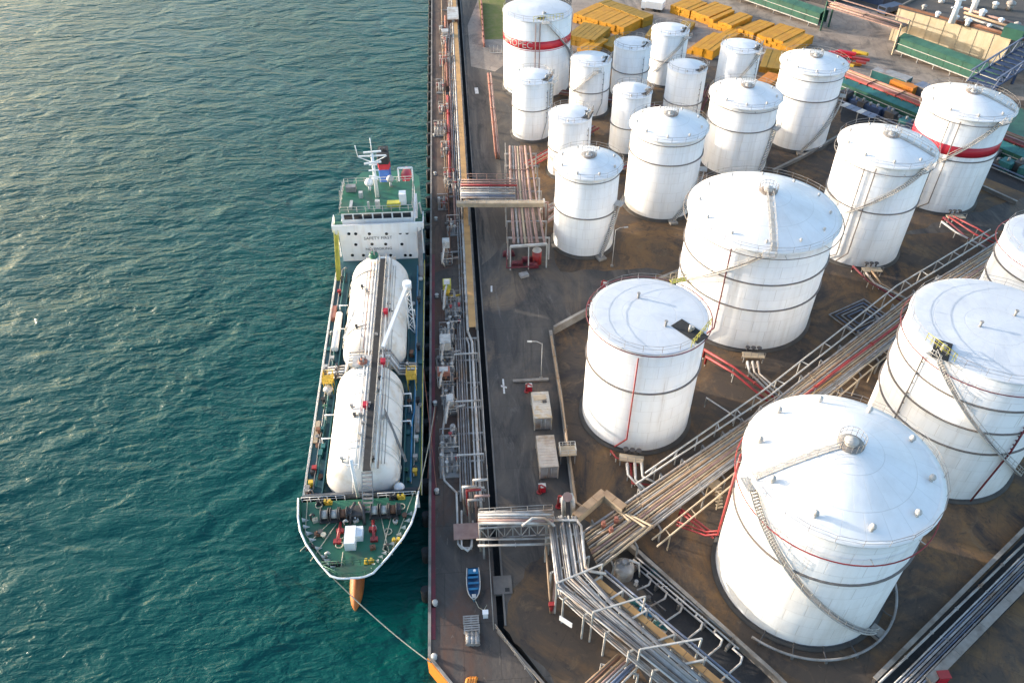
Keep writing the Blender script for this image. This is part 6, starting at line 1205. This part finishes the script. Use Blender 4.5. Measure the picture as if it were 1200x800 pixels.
# cream warehouse
wA, wB = at(1043, 47, 0), at(1168, 84, 0); X = (wB - wA); WL = X.length; X.normalize(); Y = V3(-X.y, X.x, 0); ang = math.atan2(X.y, X.x); WH, WD = 9.0, 60.0
wh_ = thing('warehouse', 'cream walled warehouse with flat grey roof and white roof vents', 'warehouse', wA); O = wA
k = 7
for i in range(k): MB().box(O + X * (WL * (i + .5) / k) + V3(0, 0, WH / 2), (WL / k - .5, .3, WH), ang).build('wall_panel', 'wall_cream', wh_)
for i in range(k + 1): MB().box(O + X * (WL * i / k) + V3(0, 0, WH / 2), (.6, .5, WH), ang).build('pilaster', 'wall_cream', wh_)
for i in range(4):
    for u in (0, 1): MB().box(O + X * (WL * u) + Y * (WD * (i + .5) / 4) + V3(0, 0, WH / 2), (.3, WD / 4 - .1, WH), ang).build('wall_panel', 'wall_cream' if not u else 'concrete_pale', wh_)
MB().box(O + X * (WL / 2) + Y * (WD / 2) + V3(0, 0, WH), (WL + .8, WD + .8, .3), ang).build('roof', 'roof_grey', wh_)
MB().box(O + X * (WL / 2) + V3(0, 0, WH + .4), (WL + .8, .5, .6), ang).build('parapet', 'rust', wh_); MB().box(O + Y * (WD / 2) + V3(0, 0, WH + .4), (.5, WD, .6), ang).build('parapet', 'concrete', wh_)
for i in range(5): MB().box(O + X * (WL * (.12 + .19 * i)) - Y * .2 + V3(0, 0, WH * .62), (2.6, .12, 1.4), ang).build('window', 'glass_dark', wh_) if i in () else None
rnd = random.Random(8)
for i, (px, py) in enumerate(((1082, 12), (1103, 3), (1120, 24), (1141, 8), (1158, 34), (1172, 28), (1182, 12), (1098, 20), (1150, 20), (1190, 34), (1165, 10), (1133, 30))):
    q = at(px, py, WH + .2); s_ = rnd.uniform(.8, 1.7); m = MB(); m.cyl(q, q + V3(0, 0, 1.0 * s_), .5 * s_, n=10); m.lathe(q + V3(0, 0, 1.0 * s_), [(.001, .6 * s_), (.7 * s_, .25 * s_), (.75 * s_, -.1 * s_), (.5 * s_, -.2 * s_)], 12); m.build('roof_vent', 'ship_white' if i % 3 else 'pipe_grey', wh_)
for px, py in ((1115, 27), (1139, 15)): q = at(px, py, WH + .2); m = MB(); m.cyl(q, q + V3(0, 0, 7.5), .9, .6, n=12); m.box(q + V3(0, 0, 4), (3, .4, .3)); m.box(q + V3(0, 0, 6), (2.6, 1.6, .2)); m.build('stack_tower', 'ship_white', wh_)
for i in range(4): A, B = at(1130, 10 + i * 5, WH + .8), at(1215, 36 + i * 5, WH + .8); MB().tube([A, B], .35, 8).build('roof_duct', ['pipe_pink', 'pipe_tan', 'pipe_grey', 'rust'][i], wh_)
MB().box(at(1190, 38, WH + 1.4), (5, 4, 2.6), ang).build('roof_house', 'green_sheet', wh_)
# far processing plant behind the yard, glimpsed at the top edge
for i, (px, py, lb, mt_, s_) in enumerate(((955, -2, 'dark machinery block at the top edge behind the gallery', 'steel_dark', (14, 8, 5)), (1015, -4, 'blue grey machinery block at the top edge', 'blue_steel', (16, 10, 3)), (905, -12, 'grey machinery block at the top edge left of the others', 'steel', (16, 8, 4)))):
    q = at(px, py, 0); r = thing('machinery_block', lb, 'machinery', q); MB().box(q + V3(0, 0, s_[2] / 2), s_, ang).build('housing', mt_, r)
    for k in range(6): MB().cyl(q + X * (-6 + 2.3 * k) + V3(0, 0, s_[2]), q + X * (-6 + 2.3 * k) + V3(0, 0, s_[2] + 2.2), .5, n=10).build('stack_pipe', 'pipe_grey' if k % 2 else 'steel', r)
# blue truss conveyor on the right
bt2 = thing('truss_conveyor', 'blue steel truss conveyor at the upper right edge', 'conveyor', at(1175, 100)); A, B = at(1148, 100, 4.5), at(1235, 44, 9); X2 = (B - A).normalized(); Y2 = V3(-X2.y, X2.x, 0).normalized()
for s_ in (-3.2, 3.2):
    for dz in (0, 2.6): MB().bar(A + Y2 * s_ + V3(0, 0, dz), B + Y2 * s_ + V3(0, 0, dz), .35).build('chord', 'pipe_blue' if dz else 'blue_steel', bt2)
    for i in range(14): a = A.lerp(B, i / 14) + Y2 * s_; b = A.lerp(B, (i + 1) / 14) + Y2 * s_; MB().bar(a + V3(0, 0, 2.6 * (i % 2)), b + V3(0, 0, 2.6 * ((i + 1) % 2)), .2).build('brace', 'pipe_blue', bt2)
for i in range(14): MB().bar(A.lerp(B, (i + .5) / 14) - Y2 * 3.2, A.lerp(B, (i + .5) / 14) + Y2 * 3.2, (B - A).length / 14 - .1, .1).build('deck_plate', 'blue_steel', bt2)
for i in range(4): q = A.lerp(B, (i + .3) / 4); MB().bar(V3(q.x, q.y, 0), q, .5).build('leg', 'blue_steel', bt2)
# strips between the yard and the tanks: red rack, green wall, dark machinery row
r4 = thing('pipe_rack', 'long red brown pipe rack behind the rear domed tank', 'pipe rack', at(1030, 110)); A, B = at(985, 87, 3.5), at(1200, 172, 3.5); X3 = (B - A).normalized(); Y3 = V3(-X3.y, X3.x, 0)
for i in range(7): add_pipe(r4, [A + Y3 * (i * .6), B + Y3 * (i * .6)], .26, ['red_paint', 'rust', 'maroon', 'pipe_pink', 'rust', 'pipe_tan', 'salmon'][i], 7)
for i in range(12): q = A.lerp(B, (i + .5) / 12); MB().bar(q - Y3 * .5 - V3(0, 0, .35), q + Y3 * 4.2 - V3(0, 0, .35), .3).build('cross_beam', 'rust', r4); MB().bar(V3(q.x, q.y, 0), q, .3).build('leg', 'rust', r4); q2 = q + Y3 * 3.8; MB().bar(V3(q2.x, q2.y, 0), q2, .3).build('leg', 'rust', r4)
gallery((985, 104), (1215, 200), 3.6, .4, 2.6, 'low teal gallery below the red brown rack', 'teal_paint', 'green_sheet', legs=8, name='teal_gallery')
mr = thing('machinery_row', 'row of dark machines between the teal gallery and the tanks', 'machinery', at(1040, 135)); A, B = at(985, 116, 0), at(1215, 212, 0); rnd = random.Random(5)
for i in range(26):
    q = A.lerp(B, (i + .5) / 26) + Y3 * rnd.uniform(-1.2, 1.2); s_ = (rnd.uniform(1.5, 2.6), rnd.uniform(1.5, 3.2), rnd.uniform(1.0, 2.4)); o = MB().box(q + V3(0, 0, s_[2] / 2), s_, math.atan2(X3.y, X3.x)).build('machine', rnd.choice(['steel_dark', 'blue_steel', 'teal_paint', 'steel_dark']), mr); MB().cyl(q + V3(0, 0, s_[2]), q + V3(0, 0, s_[2] + .7), .3, n=8).build('stack', 'steel', o)
add_pipe(mr, [A - Y3 * 2.4 + V3(0, 0, .8), B - Y3 * 2.4 + V3(0, 0, .8)], .2, 'pipe_blue', 6); add_pipe(mr, [A - Y3 * 3.4 + V3(0, 0, .6), B - Y3 * 3.4 + V3(0, 0, .6)], .14, 'pipe_grey', 6)
sh = thing('lean_to_roof', 'pale blue sheet roof left of the dark machine row', 'shed', at(1000, 130)); a, b, c2 = at(988, 122, 2.2), at(1026, 137, 2.2), at(994, 130, 2.2); dd = (b - a)
for i in range(6): MB().bar(a.lerp(b, i / 6), a.lerp(b, (i + .9) / 6), 2.6, .08).build('roof_sheet', 'pipe_blue' if i % 3 else 'pipe_white', sh)
for u in (0, .5, 1): q = a.lerp(b, u); MB().bar(V3(q.x, q.y, 0), q, .2).build('post', 'steel', sh)
struct(MB().sheet(px_poly([(960, 68), (1200, 128), (1200, 168), (985, 84)]), .013).build('green_verge', 'green_roof'))
struct(MB().sheet(px_poly([(985, 92), (1210, 182), (1215, 232), (985, 142)]), .013).build('machine_yard', 'bitumen'))
# grandstand of small frame beside the lettered tank
fr = thing('barrier_fence', 'pale square pipe frame at the bend of the far road', 'fence', at(580, 62))
for i in range(3): q0 = at(574, 62, .1 + i * .9); q1 = at(588, 62, .1 + i * .9); MB().bar(q0, q1, .12).build('rail', 'pale_paint', fr)
for u in (0, .33, .66, 1): q = at(574, 62, 0).lerp(at(588, 62, 0), u); MB().bar(q, q + V3(0, 0, 2.0), .14).build('post', 'pale_paint', fr)
rw = thing('retaining_wall', 'reddish low wall on the verge left of the lettered tank', 'wall', at(565, 20)); [MB().box(at(564, 2, .6).lerp(at(567, 52, .6), (i + .5) / 8), (.4, 5.5, 1.2)).build('wall_panel', 'salmon', rw) for i in range(8)]
